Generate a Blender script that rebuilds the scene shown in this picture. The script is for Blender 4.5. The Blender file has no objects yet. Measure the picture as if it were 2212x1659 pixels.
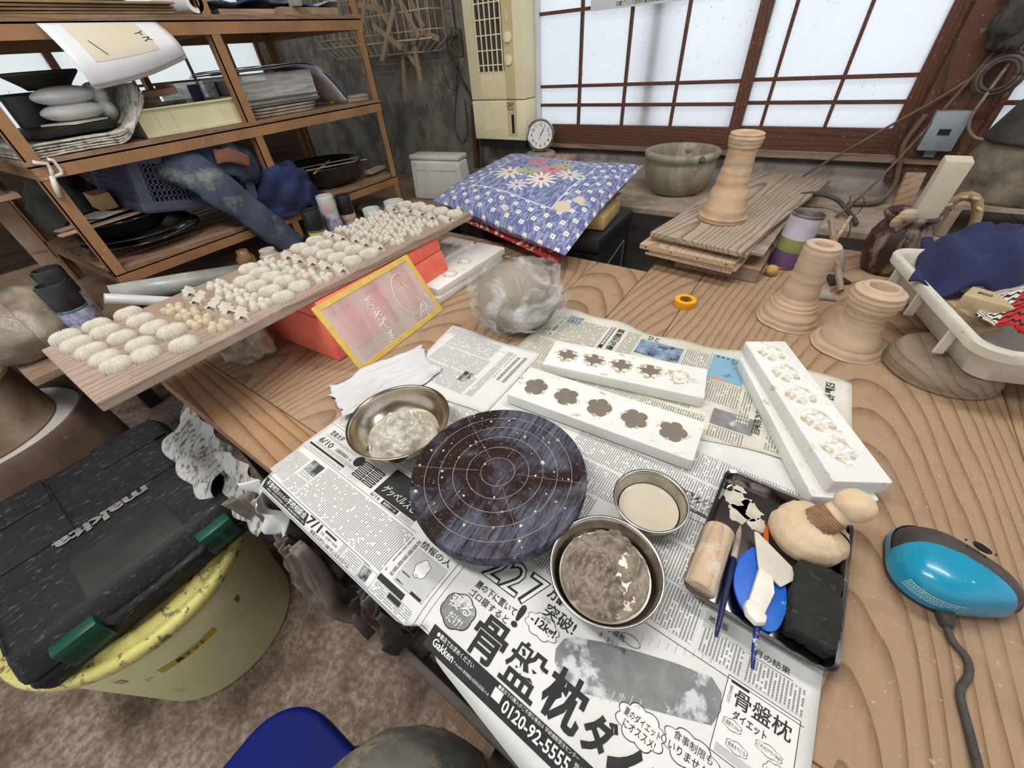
import bpy, bmesh, math, random
from mathutils import Matrix, Vector, Euler
random.seed(7)
SC = bpy.context.scene
COL = SC.collection
PI = math.pi
R = math.radians

# ------------------------------------------------------------------ camera
cam_data = bpy.data.cameras.new('camera')
cam = bpy.data.objects.new('camera', cam_data)
COL.objects.link(cam)
cam_data.sensor_width = 36.0
cam_data.lens = 36.0 * 840.0 / 2212.0
cam_data.clip_start = 0.02
cam.matrix_world = Matrix((
    (0.84444902, -0.3088646, 0.43761686, 0.0),
    (0.53159273, 0.58345544, -0.61399424, 0.0),
    (-0.06568885, 0.75112077, 0.65688855, 1.25),
    (0, 0, 0, 1)))
SC.camera = cam

# ------------------------------------------------------------------ world, light, exposure
w = bpy.data.worlds.new('world'); SC.world = w; w.use_nodes = True
w.node_tree.nodes['Background'].inputs[0].default_value = (0.93, 0.96, 1.0, 1)
w.node_tree.nodes['Background'].inputs[1].default_value = 0.90
SC.view_settings.view_transform = 'Standard'
SC.view_settings.look = 'None'
SC.view_settings.gamma = 1
SC.view_settings.use_curve_mapping = False
SC.view_settings.exposure = -0.10

def area(name, loc, target, sx, sy, power, col):
    d = bpy.data.lights.new(name, 'AREA'); d.shape = 'RECTANGLE'; d.size = sx; d.size_y = sy
    d.energy = power; d.color = col
    o = bpy.data.objects.new(name, d); COL.objects.link(o); o.location = loc
    o.rotation_euler = (Vector(target) - Vector(loc)).to_track_quat('-Z', 'Y').to_euler()
    return o
# daylight outside the two window walls
area('daylight_behind_the_back_windows', (-0.3, 3.4, 1.9), (-0.3, 1.97, 1.3), 4.0, 2.6, 33, (0.86, 0.94, 1.0))
area('daylight_behind_the_left_windows', (-4.4, 1.1, 1.9), (-2.98, 1.1, 1.3), 3.6, 2.4, 36, (0.90, 1.0, 0.88))

# ------------------------------------------------------------------ helpers: materials
def lin(c):
    out = []
    for x in c[:3]:
        x = x / 255.0
        out.append(x / 12.92 if x <= 0.04045 else ((x + 0.055) / 1.055) ** 2.4)
    return (out[0], out[1], out[2], 1.0)

class NT:
    """small wrapper round a material's node tree"""
    def __init__(s, name):
        s.m = bpy.data.materials.new(name); s.m.use_nodes = True
        s.t = s.m.node_tree; s.b = s.t.nodes['Principled BSDF']
    def n(s, typ, **kw):
        nd = s.t.nodes.new(typ)
        for k, v in kw.items():
            setattr(nd, k, v)
        return nd
    def l(s, a, b): s.t.links.new(a, b)
    def math(s, op, a, b=None, clamp=False):
        nd = s.n('ShaderNodeMath', operation=op, use_clamp=clamp)
        for i, x in enumerate((a, b)):
            if x is None: continue
            if isinstance(x, (int, float)): nd.inputs[i].default_value = x
            else: s.l(x, nd.inputs[i])
        return nd.outputs[0]
    def mix(s, f, a, b):
        nd = s.n('ShaderNodeMix', data_type='RGBA')
        for i, x in ((0, f), (6, a), (7, b)):
            if isinstance(x, (int, float)): nd.inputs[i].default_value = x
            elif isinstance(x, tuple): nd.inputs[i].default_value = x
            else: s.l(x, nd.inputs[i])
        return nd.outputs[2]
    def coords(s, kind='Object', scale=(1, 1, 1), rnd=False):
        tc = s.n('ShaderNodeTexCoord')
        v = tc.outputs[kind]
        if rnd:
            oi = s.n('ShaderNodeObjectInfo')
            va = s.n('ShaderNodeVectorMath', operation='ADD')
            mm = s.math('MULTIPLY', oi.outputs['Random'], 37.0)
            s.l(v, va.inputs[0]); s.l(mm, va.inputs[1]); v = va.outputs[0]
        mp = s.n('ShaderNodeMapping'); mp.inputs['Scale'].default_value = scale
        s.l(v, mp.inputs[0]); return mp.outputs[0]
    def noise(s, vec, scale, detail=4, rough=0.6, dist=0.0):
        nd = s.n('ShaderNodeTexNoise'); nd.inputs['Scale'].default_value = scale
        nd.inputs['Detail'].default_value = detail; nd.inputs['Roughness'].default_value = rough
        nd.inputs['Distortion'].default_value = dist
        s.l(vec, nd.inputs['Vector']); return nd.outputs[0]
    def step(s, x, a, b):
        nd = s.n('ShaderNodeMapRange'); nd.clamp = True
        s.l(x, nd.inputs[0]); nd.inputs[1].default_value = a; nd.inputs[2].default_value = b
        return nd.outputs[0]
    def bump(s, h, strength=0.3, dist=0.002):
        nd = s.n('ShaderNodeBump'); nd.inputs['Strength'].default_value = strength
        nd.inputs['Distance'].default_value = dist; s.l(h, nd.inputs['Height'])
        s.l(nd.outputs[0], s.b.inputs['Normal'])
    def setp(s, **kw):
        for k, v in kw.items():
            k = {'base': 'Base Color', 'rough': 'Roughness', 'metal': 'Metallic', 'alpha': 'Alpha',
                 'trans': 'Transmission Weight', 'spec': 'Specular IOR Level', 'ior': 'IOR',
                 'coat': 'Coat Weight', 'sheen': 'Sheen Weight'}.get(k, k)
            i = s.b.inputs[k]
            if isinstance(v, (int, float, tuple)): i.default_value = v
            else: s.l(v, i)

MATS = {}
def M(name, c1, c2=None, scale=12.0, rough=0.6, metal=0.0, bump=0.0, bscale=90.0, dust=None, spec=0.5,
      stretch=(1, 1, 1), lo=0.35, hi=0.65, rnd=False, trans=0.0, alpha=1.0, coat=0.0, bdist=0.002):
    """procedural material: two tones mixed by noise, optional second dust/stain tone, fine relief"""
    if name in MATS: return MATS[name]
    s = NT(name)
    vec = s.coords('Object', stretch, rnd)
    base = lin(c1)
    if c2 is not None:
        f = s.step(s.noise(vec, scale, 5), lo, hi)
        base = s.mix(f, lin(c1), lin(c2))
    if dust:
        dc, a, b, ds = dust
        base = s.mix(s.step(s.noise(vec, ds, 6, 0.7), a, b), base, lin(dc))
    s.setp(base=base, rough=rough, metal=metal, spec=spec, trans=trans, alpha=alpha, coat=coat)
    if bump: s.bump(s.noise(vec, bscale, 5, 0.65), bump, bdist)
    MATS[name] = s.m
    return s.m

def WOOD(name, light, dark, freq=60.0, along='y', taper=0.05, dusty=None, rough=0.75, bump=0.25, pith=0.06, contrast=1.0, wob=0.02):
    """sawn-board grain: growth rings of a tapering trunk cut by the board's face"""
    if name in MATS: return MATS[name]
    s = NT(name)
    tc = s.n('ShaderNodeTexCoord'); oi = s.n('ShaderNodeObjectInfo')
    sep = s.n('ShaderNodeSeparateXYZ'); s.l(tc.outputs['Object'], sep.inputs[0])
    ax = {'x': 0, 'y': 1, 'z': 2}
    L = sep.outputs[ax[along]]
    A = sep.outputs[0 if along != 'x' else 1]
    B = sep.outputs[2 if along != 'z' else 1]
    rn = oi.outputs['Random']
    # low-frequency wander of the grain
    st = {'x': (0.35, 2.2, 2.2), 'y': (2.2, 0.35, 2.2), 'z': (2.2, 2.2, 0.35)}[along]
    vec = s.coords('Object', st, True)
    wn = s.math('MULTIPLY', s.math('SUBTRACT', s.noise(vec, 2.4, 3, 0.5), 0.5), wob * 8)
    a = s.math('ADD', s.math('ADD', A, s.math('MULTIPLY', s.math('SUBTRACT', rn, 0.5), 0.22)), wn)
    d = s.math('ADD', s.math('MULTIPLY', L, taper), s.math('ADD', s.math('MULTIPLY', rn, 0.05), pith))
    d = s.math('ADD', d, B)
    r = s.math('SQRT', s.math('ADD', s.math('MULTIPLY', a, a), s.math('MULTIPLY', d, d)))
    ph = s.math('FRACT', s.math('ADD', s.math('MULTIPLY', r, freq), s.math('MULTIPLY', wn, 6.0)))
    late = s.step(ph, 0.45, 0.97)
    late = s.math('MULTIPLY', s.math('MULTIPLY', late, late), s.step(ph, 1.0, 0.96))
    st2 = {'x': (6, 160, 160), 'y': (160, 6, 160), 'z': (160, 160, 6)}[along]
    fine = s.noise(s.coords('Object', st2, True), 1.6, 3)
    f = s.math('MULTIPLY', s.math('ADD', s.math('MULTIPLY', late, 0.85 * contrast), s.math('MULTIPLY', s.math('SUBTRACT', fine, 0.5), 0.5)), 1.0, True)
    base = s.mix(f, lin(light), lin(dark))
    blot = s.noise(s.coords('Object', (1, 1, 1), True), 5.0, 4)
    base = s.mix(s.math('MULTIPLY', s.step(blot, 0.45, 0.75), 0.35), base, lin(tuple(x * 0.72 for x in light)))
    if dusty:
        dc, lo, hi, ds = dusty
        base = s.mix(s.step(s.noise(s.coords('Object', (1, 1, 1), True), ds, 6, 0.7), lo, hi), base, lin(dc))
    sv = s.coords('Object', (1, 1, 1), True)
    base = s.mix(s.math('MULTIPLY', s.step(s.noise(sv, 170, 2, .5), .69, .73), .4), base, lin((206, 196, 180)))   # dried slip specks
    base = s.mix(s.math('MULTIPLY', s.step(s.noise(sv, 26, 5, .7), .50, .72), .28), base, lin(tuple(x * .66 for x in light)))   # grime
    s.setp(base=base, rough=rough, spec=0.3)
    s.bump(s.math('SUBTRACT', s.math('MULTIPLY', fine, 0.6), late), bump, 0.001)
    MATS[name] = s.m
    return s.m

# ------------------------------------------------------------------ helpers: geometry
class G:
    """collects shapes; build() links them as ONE mesh object"""
    def __init__(s): s.v = []; s.f = []; s.mi = []; s.uv = None
    def add(s, vs, fs, mi=0, M4=None):
        o = len(s.v)
        for p in vs:
            p = Vector(p)
            s.v.append(M4 @ p if M4 is not None else p)
        for f in fs:
            s.f.append([o + i for i in f]); s.mi.append(mi)
        return s
    def box(s, x0, x1, y0, y1, z0, z1, mi=0, M4=None):
        vs = [(x, y, z) for z in (z0, z1) for y in (y0, y1) for x in (x0, x1)]
        return s.add(vs, [(0, 2, 3, 1), (4, 5, 7, 6), (0, 1, 5, 4), (2, 6, 7, 3), (0, 4, 6, 2), (1, 3, 7, 5)], mi, M4)
    def frustum(s, b, t, z0, z1, mi=0):
        """b,t = (x0,x1,y0,y1) of bottom and top"""
        vs = [(b[0], b[2], z0), (b[1], b[2], z0), (b[0], b[3], z0), (b[1], b[3], z0), (t[0], t[2], z1), (t[1], t[2], z1), (t[0], t[3], z1), (t[1], t[3], z1)]
        return s.add(vs, [(0, 2, 3, 1), (4, 5, 7, 6), (0, 1, 5, 4), (2, 6, 7, 3), (0, 4, 6, 2), (1, 3, 7, 5)], mi)
    def lathe(s, prof, n=32, mi=0, M4=None, wob=None, closed=False):
        vs = []; fs = []
        m = len(prof)
        for j, (r, z) in enumerate(prof):
            for i in range(n):
                a = 2 * PI * i / n
                k = wob(a, z) if wob else 1.0
                vs.append((r * k * math.cos(a), r * k * math.sin(a), z))
        for j in range(m - 1 if not closed else m):
            j2 = (j + 1) % m
            for i in range(n):
                i2 = (i + 1) % n
                fs.append((j * n + i, j * n + i2, j2 * n + i2, j2 * n + i))
        if not closed:
            if prof[0][0] > 1e-6: fs.append(tuple(range(n - 1, -1, -1)))
            if prof[-1][0] > 1e-6: fs.append(tuple((m - 1) * n + i for i in range(n)))
        return s.add(vs, fs, mi, M4)
    def cyl(s, p0, p1, r0, r1=None, n=16, mi=0):
        return s.tube([p0, p1], [r0, r0 if r1 is None else r1], n, mi)
    def tube(s, pts, r, n=8, mi=0, squash=1.0):
        pts = [Vector(p) for p in pts]
        if isinstance(r, (int, float)): r = [r] * len(pts)
        vs = []; fs = []
        up = None
        for k, p in enumerate(pts):
            d = (pts[min(k + 1, len(pts) - 1)] - pts[max(k - 1, 0)])
            d.normalize()
            if up is None:
                up = Vector((0, 0, 1)) if abs(d.z) < 0.9 else Vector((1, 0, 0))
            side = d.cross(up)
            if side.length < 1e-5: side = d.orthogonal()
            side.normalize(); u2 = side.cross(d); u2.normalize(); up = u2
            for i in range(n):
                a = 2 * PI * i / n
                vs.append(p + side * (r[k] * math.cos(a)) + u2 * (r[k] * squash * math.sin(a)))
        for k in range(len(pts) - 1):
            for i in range(n):
                i2 = (i + 1) % n
                fs.append((k * n + i, k * n + i2, (k + 1) * n + i2, (k + 1) * n + i))
        fs.append(tuple(range(n - 1, -1, -1))); fs.append(tuple((len(pts) - 1) * n + i for i in range(n)))
        return s.add(vs, fs, mi)
    def prism(s, poly, z0, z1, mi=0, M4=None, inset=0.0):
        n = len(poly)
        cx = sum(p[0] for p in poly) / n; cy = sum(p[1] for p in poly) / n
        k = 1 - inset
        vs = [(x, y, z0) for x, y in poly] + [(cx + (x - cx) * k, cy + (y - cy) * k, z1) for x, y in poly]
        fs = [tuple(range(n - 1, -1, -1)), tuple(range(n, 2 * n))]
        fs += [(i, (i + 1) % n, n + (i + 1) % n, n + i) for i in range(n)]
        return s.add(vs, fs, mi, M4)
    def grid(s, fn, nu, nv, mi=0, uv=False):
        vs = []; fs = []
        for j in range(nv + 1):
            for i in range(nu + 1):
                vs.append(fn(i / nu, j / nv))
        for j in range(nv):
            for i in range(nu):
                a = j * (nu + 1) + i
                fs.append((a, a + 1, a + nu + 2, a + nu + 1))
        return s.add(vs, fs, mi)
    def build(s, name, mats, parent=None, loc=(0, 0, 0), rot=(0, 0, 0), smooth=False, bevel=0.0, seg=2, solid=0.0, sub=0, fix=True):
        me = bpy.data.meshes.new(name)
        me.from_pydata([tuple(p) for p in s.v], [], s.f)
        if not isinstance(mats, (list, tuple)): mats = [mats]
        for m in mats: me.materials.append(m)
        me.polygons.foreach_set('material_index', s.mi)
        if fix or bevel:
            bm = bmesh.new(); bm.from_mesh(me)
            if fix: bmesh.ops.recalc_face_normals(bm, faces=bm.faces)
            if bevel:
                ed = [e for e in bm.edges if len(e.link_faces) == 2 and e.calc_face_angle(0) > 0.6]
                bmesh.ops.bevel(bm, geom=ed, offset=bevel, segments=seg, affect='EDGES', profile=0.5, clamp_overlap=True)
            bm.to_mesh(me); bm.free()
        if s.uv:
            lay = me.uv_layers.new(name='print')
            for lp in me.loops: lay.data[lp.index].uv = s.uv[lp.vertex_index]
        if smooth:
            for p in me.polygons: p.use_smooth = True
            if bevel or smooth == 'auto':
                me.set_sharp_from_angle(angle=R(38))
        o = bpy.data.objects.new(name, me); COL.objects.link(o)
        o.location = loc; o.rotation_euler = rot
        if parent is not None: o.parent = parent
        if solid:
            md = o.modifiers.new('thickness', 'SOLIDIFY'); md.thickness = solid; md.offset = 0
        if sub:
            md = o.modifiers.new('smooth', 'SUBSURF'); md.levels = sub; md.render_levels = sub
        return o

def tag(o, label=None, cat=None, group=None, kind=None):
    if label: o['label'] = label
    if cat: o['category'] = cat
    if group: o['group'] = group
    if kind: o['kind'] = kind
    return o
def thing(name, label, cat, loc=(0, 0, 0), rot=(0, 0, 0), group=None, kind=None):
    o = bpy.data.objects.new(name, None); COL.objects.link(o)
    o.location = loc; o.rotation_euler = rot; o.empty_display_size = 0.05
    return tag(o, label, cat, group, kind)
def struct(o): o['kind'] = 'structure'; return o
def copy_tree(o, parent=None):
    c = o.copy(); COL.objects.link(c); c.parent = parent
    for ch in [x for x in o.children]: copy_tree(ch, c)
    return c
def rrect(x0, x1, y0, y1, r, n=5):
    out = []
    for cx, cy, a0 in ((x1 - r, y0 + r, -90), (x1 - r, y1 - r, 0), (x0 + r, y1 - r, 90), (x0 + r, y0 + r, 180)):
        for i in range(n + 1):
            a = R(a0 + 90 * i / n); out.append((cx + r * math.cos(a), cy + r * math.sin(a)))
    return out
def smoothpath(pts, n=6):
    """Catmull-Rom through the points"""
    P = [Vector(p) for p in pts]; P = [2 * P[0] - P[1]] + P + [2 * P[-1] - P[-2]]
    out = []
    for k in range(1, len(P) - 2):
        for i in range(n):
            t = i / n
            a, b, c, d = P[k - 1], P[k], P[k + 1], P[k + 2]
            out.append(0.5 * ((2 * b) + (c - a) * t + (2 * a - 5 * b + 4 * c - d) * t * t + (3 * b - a - 3 * c + d) * t ** 3))
    out.append(P[-2]); return out
def hsh(x, y=0.0, z=0.0):
    v = math.sin(x * 12.9898 + y * 78.233 + z * 37.719) * 43758.5453
    return v - math.floor(v)
def vnoise(x, y, z=0.0):
    """smooth value noise in -1..1"""
    xi, yi, zi = math.floor(x), math.floor(y), math.floor(z)
    fx, fy, fz = x - xi, y - yi, z - zi
    sm = lambda t: t * t * (3 - 2 * t)
    fx, fy, fz = sm(fx), sm(fy), sm(fz)
    def L(a, b, t): return a + (b - a) * t
    r = []
    for dz in (0, 1):
        q = []
        for dy in (0, 1):
            q.append(L(hsh(xi, yi + dy, zi + dz), hsh(xi + 1, yi + dy, zi + dz), fx))
        r.append(L(q[0], q[1], fy))
    return L(r[0], r[1], fz) * 2 - 1
def fbm(x, y, z=0.0, o=3):
    s_, a = 0.0, 1.0
    for k in range(o):
        s_ += a * vnoise(x, y, z); x *= 2.03; y *= 2.03; z *= 2.03; a *= 0.5
    return s_

_tc = {}
def textmesh(txt, size=1.0, bold=0.0, align='LEFT'):
    """outline lettering as flat triangles (verts 2d, faces); centred boxes via align"""
    key = (txt, bold, align)
    if key not in _tc:
        cu = bpy.data.curves.new('lettering', 'FONT'); cu.body = txt; cu.size = 1.0
        cu.offset = bold; cu.align_x = align; cu.resolution_u = 2
        ob = bpy.data.objects.new('lettering', cu); COL.objects.link(ob)
        dg = bpy.context.evaluated_depsgraph_get(); dg.update()
        me = ob.evaluated_get(dg).to_mesh()
        me.calc_loop_triangles()
        vs = [(v.co.x, v.co.y) for v in me.vertices]; fs = [tuple(t.vertices) for t in me.loop_triangles]
        ob.evaluated_get(dg).to_mesh_clear()
        bpy.data.objects.remove(ob); bpy.data.curves.remove(cu)
        _tc[key] = (vs, fs)
    vs, fs = _tc[key]
    return [(x * size, y * size) for x, y in vs], fs
def textfit(txt, x0, y0, x1, y1, bold=0.0):
    """lettering stretched into the box x0..x1, y0..y1"""
    vs, fs = textmesh(txt, 1.0, bold)
    if not vs: return [], []
    a = min(p[0] for p in vs); b = max(p[0] for p in vs); c = min(p[1] for p in vs); d = max(p[1] for p in vs)
    kx = (x1 - x0) / max(b - a, 1e-6); ky = (y1 - y0) / max(d - c, 1e-6)
    return [(x0 + (x - a) * kx, y0 + (y - c) * ky) for x, y in vs], fs
# ================================================================== the setting
m_floor = M('packed_floor', (190, 168, 150), (144, 124, 110), 60, 0.9, bump=0.9, bscale=70, dust=((106, 88, 77), .45, .64, 6), bdist=.01, lo=.40, hi=.60)
m_plaster = M('old_plaster', (138, 134, 122), (98, 95, 87), 9, 0.92, bump=0.4, bscale=60, dust=((150, 138, 122), .53, .66, 14), stretch=(1, 1, .6), lo=.38, hi=.6)
m_lowwall = M('pale_panel', (176, 172, 166), (142, 136, 130), 6, 0.85, dust=((120, 108, 96), .5, .75, 14))
m_frame = WOOD('window_frame_wood', (98, 64, 50), (62, 38, 30), 90, 'x', bump=.1, dusty=((150, 130, 114), .66, .8, 60))
m_framev = WOOD('window_frame_wood_upright', (98, 64, 50), (62, 38, 30), 90, 'z', bump=.1, dusty=((150, 130, 114), .60, .72, 60))
m_darkwood = WOOD('dark_wall_wood', (76, 62, 50), (44, 34, 28), 50, 'y', bump=.2)
m_ceil = WOOD('ceiling_wood', (150, 130, 108), (110, 90, 70), 40, 'y')
m_table = WOOD('table_wood', (171, 142, 113), (98, 71, 52), 62, 'y', taper=.17, dusty=((186, 162, 138), .55, .9, 5), rough=.7, bump=.22, pith=.125, wob=.010, contrast=.85)
m_trim = WOOD('table_edge_wood', (168, 132, 98), (98, 68, 48), 95, 'x', taper=.03, dusty=((190, 170, 150), .6, .9, 8), rough=.7, bump=.2, pith=.16, wob=.006)
m_ledge = M('dusty_ledge', (168, 152, 136), (134, 118, 104), 7, .9, bump=.2, dust=((190, 176, 160), .5, .75, 22))
m_bench = WOOD('bench_wood', (156, 126, 100), (104, 80, 62), 60, 'y', dusty=((150, 136, 120), .48, .62, 12))
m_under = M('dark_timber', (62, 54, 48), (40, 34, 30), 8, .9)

fl = G().box(-3.1, 1.9, -1.6, 2.1, -.05, 0).build('floor', m_floor); struct(fl)
# back wall: separate lengths round the window openings
bw = thing('wall_back', None, None, kind='structure')
for nm, (x0, x1, z0, z1, m) in {'plaster_panel': (-3.06, -1.135, 0, 2.45, m_plaster), 'low_panel': (-1.135, 1.9, 0, .80, m_lowwall),
                                'sill_band': (-1.135, 1.9, .80, .875, m_lowwall), 'head_panel': (-1.135, 1.9, 1.86, 2.45, m_plaster)}.items():
    G().box(x0, x1, 1.97, 2.06, z0, z1).build(nm, m, bw)
G().box(-1.135, 1.9, 1.955, 1.97, .842, .862).build('dark_strip', M('dark_strip', (58, 56, 56), (80, 76, 74), 20, .8), bw)
G().box(-1.135, 1.9, 1.93, 1.97, .862, .876).build('sill_board', WOOD('sill_wood', (140, 120, 104), (98, 78, 66), 80, 'x'), bw)
wl = thing('wall_left', None, None, kind='structure')
for nm, (y0, y1, z0, z1, m) in {'low_boarding': (-1.6, 1.97, 0, 1.0, m_darkwood), 'head_panel': (-1.6, 1.97, 1.86, 2.45, m_plaster),
                                'corner_panel': (1.84, 1.97, 1.0, 1.86, m_plaster), 'near_panel': (-1.6, -.15, 1.0, 1.86, m_darkwood)}.items():
    G().box(-3.06, -2.98, y0, y1, z0, z1).build(nm, m, wl)
for k in range(9):   # vertical boards under the left windows
    G().box(-2.98, -2.968, -.9 + k * .31, -.9 + k * .31 + .305, .02, .98).build('board', m_darkwood, wl)
cl = G().box(-3.1, 1.9, -1.6, 2.1, 2.45, 2.5).build('ceiling', m_ceil); struct(cl)

# frosted window paper lit from outside
s = NT('frosted_pane')
vec = s.coords('Object', (1, 1, 1), True)
sp = s.step(s.noise(vec, 130, 2, .5), .70, .76)
big = s.noise(vec, 3, 3)
colr = s.mix(s.math('MULTIPLY', s.step(big, .35, .7), .3), (.93, .95, .97, 1), (.82, .85, .88, 1))
colr = s.mix(s.math('MULTIPLY', sp, .7), colr, (.30, .28, .27, 1))
tr = s.n('ShaderNodeBsdfTranslucent'); df = s.n('ShaderNodeBsdfDiffuse'); mx = s.n('ShaderNodeMixShader')
s.l(colr, tr.inputs[0]); s.l(colr, df.inputs[0]); mx.inputs[0].default_value = .25
s.l(tr.outputs[0], mx.inputs[1]); s.l(df.outputs[0], mx.inputs[2])
s.l(mx.outputs[0], s.t.nodes['Material Output'].inputs[0])
m_pane = s.m

def sash(name, a0, a1, z0, z1, vbars, hbars, axis, pos, sw0=.03, sw1=.035, rail=.07, fm=None):
    """sliding sash with muntins; axis 'x' = in the back wall (y=pos), 'y' = in the left wall (x=pos)"""
    t = thing(name, None, None, kind='structure')
    fm = fm or m_frame
    def bx(nm, p0, p1, q0, q1, d0, d1, m):
        g = G()
        c = ((p0 + p1) / 2, (q0 + q1) / 2); hw = (p1 - p0) / 2; hh = (q1 - q0) / 2
        if axis == 'x': g.box(-hw, hw, d0, d1, -hh, hh); loc = (c[0], pos, c[1])
        else: g.box(-d1, -d0, -hw, hw, -hh, hh); loc = (pos, c[0], c[1])
        return g.build(nm, m, t, loc)
    bx('stile', a0, a0 + sw0, z0, z1, 0, .03, m_framev); bx('stile', a1 - sw1, a1, z0, z1, 0, .03, m_framev)
    bx('bottom_rail', a0 + sw0, a1 - sw1, z0, z0 + rail, 0, .03, fm); bx('top_rail', a0 + sw0, a1 - sw1, z1 - .05, z1, 0, .03, fm)
    xs = [a0 + sw0] + vbars + [a1 - sw1]; zs = [z0 + rail] + hbars + [z1 - .05]
    for v in vbars: bx('muntin', v - .0055, v + .0055, z0 + rail, z1 - .05, .004, .018, fm)
    for h in hbars: bx('muntin', a0 + sw0, a1 - sw1, h - .0055, h + .0055, .003, .017, fm)
    for i in range(len(xs) - 1):
        for j in range(len(zs) - 1):
            bx('pane', xs[i], xs[i + 1], zs[j], zs[j + 1], .018, .0195, m_pane)
    return t
sash('window_1', -1.135, -.218, .875, 1.86, [-.898, -.693, -.484], [1.024, 1.093, 1.335, 1.58], 'x', 1.955, .035, .04, .075)
sash('window_2', -.25, .29, .875, 1.86, [-.152, .052], [1.024, 1.093, 1.335, 1.58], 'x', 1.988, .03, .045, .075)
sash('window_3', .44, 1.35, .875, 1.86, [.60, .80, 1.0, 1.2], [1.024, 1.093, 1.335, 1.58], 'x', 1.955, .03, .04, .075)
sash('window_4', -.15, .84, 1.0, 1.86, [.20, .52], [1.213, 1.42], 'y', -2.975, .03, .03, .10)
sash('window_5', .82, 1.85, 1.0, 1.86, [1.10, 1.40, 1.65], [1.12, 1.213, 1.42], 'y', -2.985, .02, .03, .06)
post = G().box(.285, .445, 1.94, 2.05, .80, 2.45).build('trim_1', m_framev); struct(post)
ep = G().box(-.62, -.575, 1.992, 2.03, .8, 2.2).build('outside_post', M('weathered_post', (86, 82, 78), (66, 62, 58), 12, .9))
tag(ep, 'grey post standing outside, seen as a dark stripe through the frosted left sash', 'post')

# ceiling lights (above the frame): one over the worktable, one unseen, added to brighten the left side
s = NT('lit_tube'); s.setp(base=(1, 1, 1, 1)); s.b.inputs['Emission Color'].default_value = (1, .97, .92, 1); s.b.inputs['Emission Strength'].default_value = 6
m_enamel = M('white_enamel', (235, 235, 230), rough=.4)
for lb, loc, pw in (('white twin tube fluorescent ceiling light above the worktable', (.2, .95, 2.33), 15), ('unseen twin tube ceiling light added above the tool case to brighten the left', (-.85, -.12, 2.33), 24)):
    cf = thing('ceiling_light', lb, 'lamp', loc)
    G().box(-.62, .62, -.12, .12, .02, .10).build('housing', m_enamel, cf)
    for yy in (-.07, .07): G().cyl((-.6, yy, 0), (.6, yy, 0), .016, n=12).build('tube', s.m, cf, smooth=True)
    la = area('fluorescent_glow', (0, 0, -.02), (0, 0, -1), 1.2, .24, pw, (1.0, .985, .955)); la.parent = cf; la.rotation_euler = (0, 0, 0)

# ---- ledge along the back wall
lg = thing('window_ledge', 'dusty plank ledge running along the back wall under the windows', 'ledge', (0, 1.56, .75))
xs = [-1.22, -.62, -.02, .21, .40, .62, 1.2]
for a, b in zip(xs, xs[1:]):
    G().box(-(b - a) / 2 + .0015, (b - a) / 2 - .0015, 0, .395, -.022, random.uniform(-.001, .001)).build('plank', m_ledge, lg, ((a + b) / 2, 0, 0), bevel=.002)
for x in (-1.15, .5): G().box(x - .03, x + .03, .30, .37, -.75, -.022).build('leg', m_under, lg)

# ---- the worktable: planks running to the window, a cross board along the near edge
tb = thing('worktable', 'long worktable of worn brown planks with a cross board along its near edge', 'table', (-1.15, .13, .70), (0, 0, R(-2.3)))
cuts = [0, .33, .669, .831, .982, 1.579, 1.95, 2.4]
for k, (a, b) in enumerate(zip(cuts, cuts[1:])):
    v1 = 1.054 if k < 3 else 1.47
    hw = (b - a) / 2 - .0008; hl = (v1 - .1005) / 2
    G().box(-hw, hw, -hl, hl, -.03, 0).build('plank', m_table, tb, ((a + b) / 2, .1005 + hl, -random.uniform(0, .0008)), bevel=.0012, seg=1)
G().box(-1.2, 1.2, -.05, .0495, -.042, 0).build('edge_board', m_trim, tb, (1.2, .05, 0), bevel=.002, seg=1)
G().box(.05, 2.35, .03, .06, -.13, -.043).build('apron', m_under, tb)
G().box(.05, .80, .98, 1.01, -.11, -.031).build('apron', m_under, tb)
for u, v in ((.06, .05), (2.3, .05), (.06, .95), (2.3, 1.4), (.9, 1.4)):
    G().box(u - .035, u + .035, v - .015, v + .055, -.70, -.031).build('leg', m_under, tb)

# ---- side bench at the left: planks standing on legs
sb = thing('side_bench', 'low brown plank bench along the left side carrying the steel rack', 'bench', (-1.466, -.04, .69))
G().box(-.145, .145, -.97, .97, -.022, 0).build('plank', m_bench, sb, (-.145, .97, 0), bevel=.002)
G().box(-.118, .118, -.80, .80, -.022, 0).build('plank', m_bench, sb, (.121, 1.17, -.001), bevel=.002)
for k in range(3): G().box(-.13, .13, -.9, .9, -.022, 0).build('plank', m_bench, sb, (-.424 - k * .265, 1.0, -.001), bevel=.002)
for u, v in ((-.9, .2), (-.9, 1.75), (-.1, .35), (-.1, 1.75)): G().box(u - .03, u + .03, v, v + .06, -.69, -.023).build('leg', m_under, sb)
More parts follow.
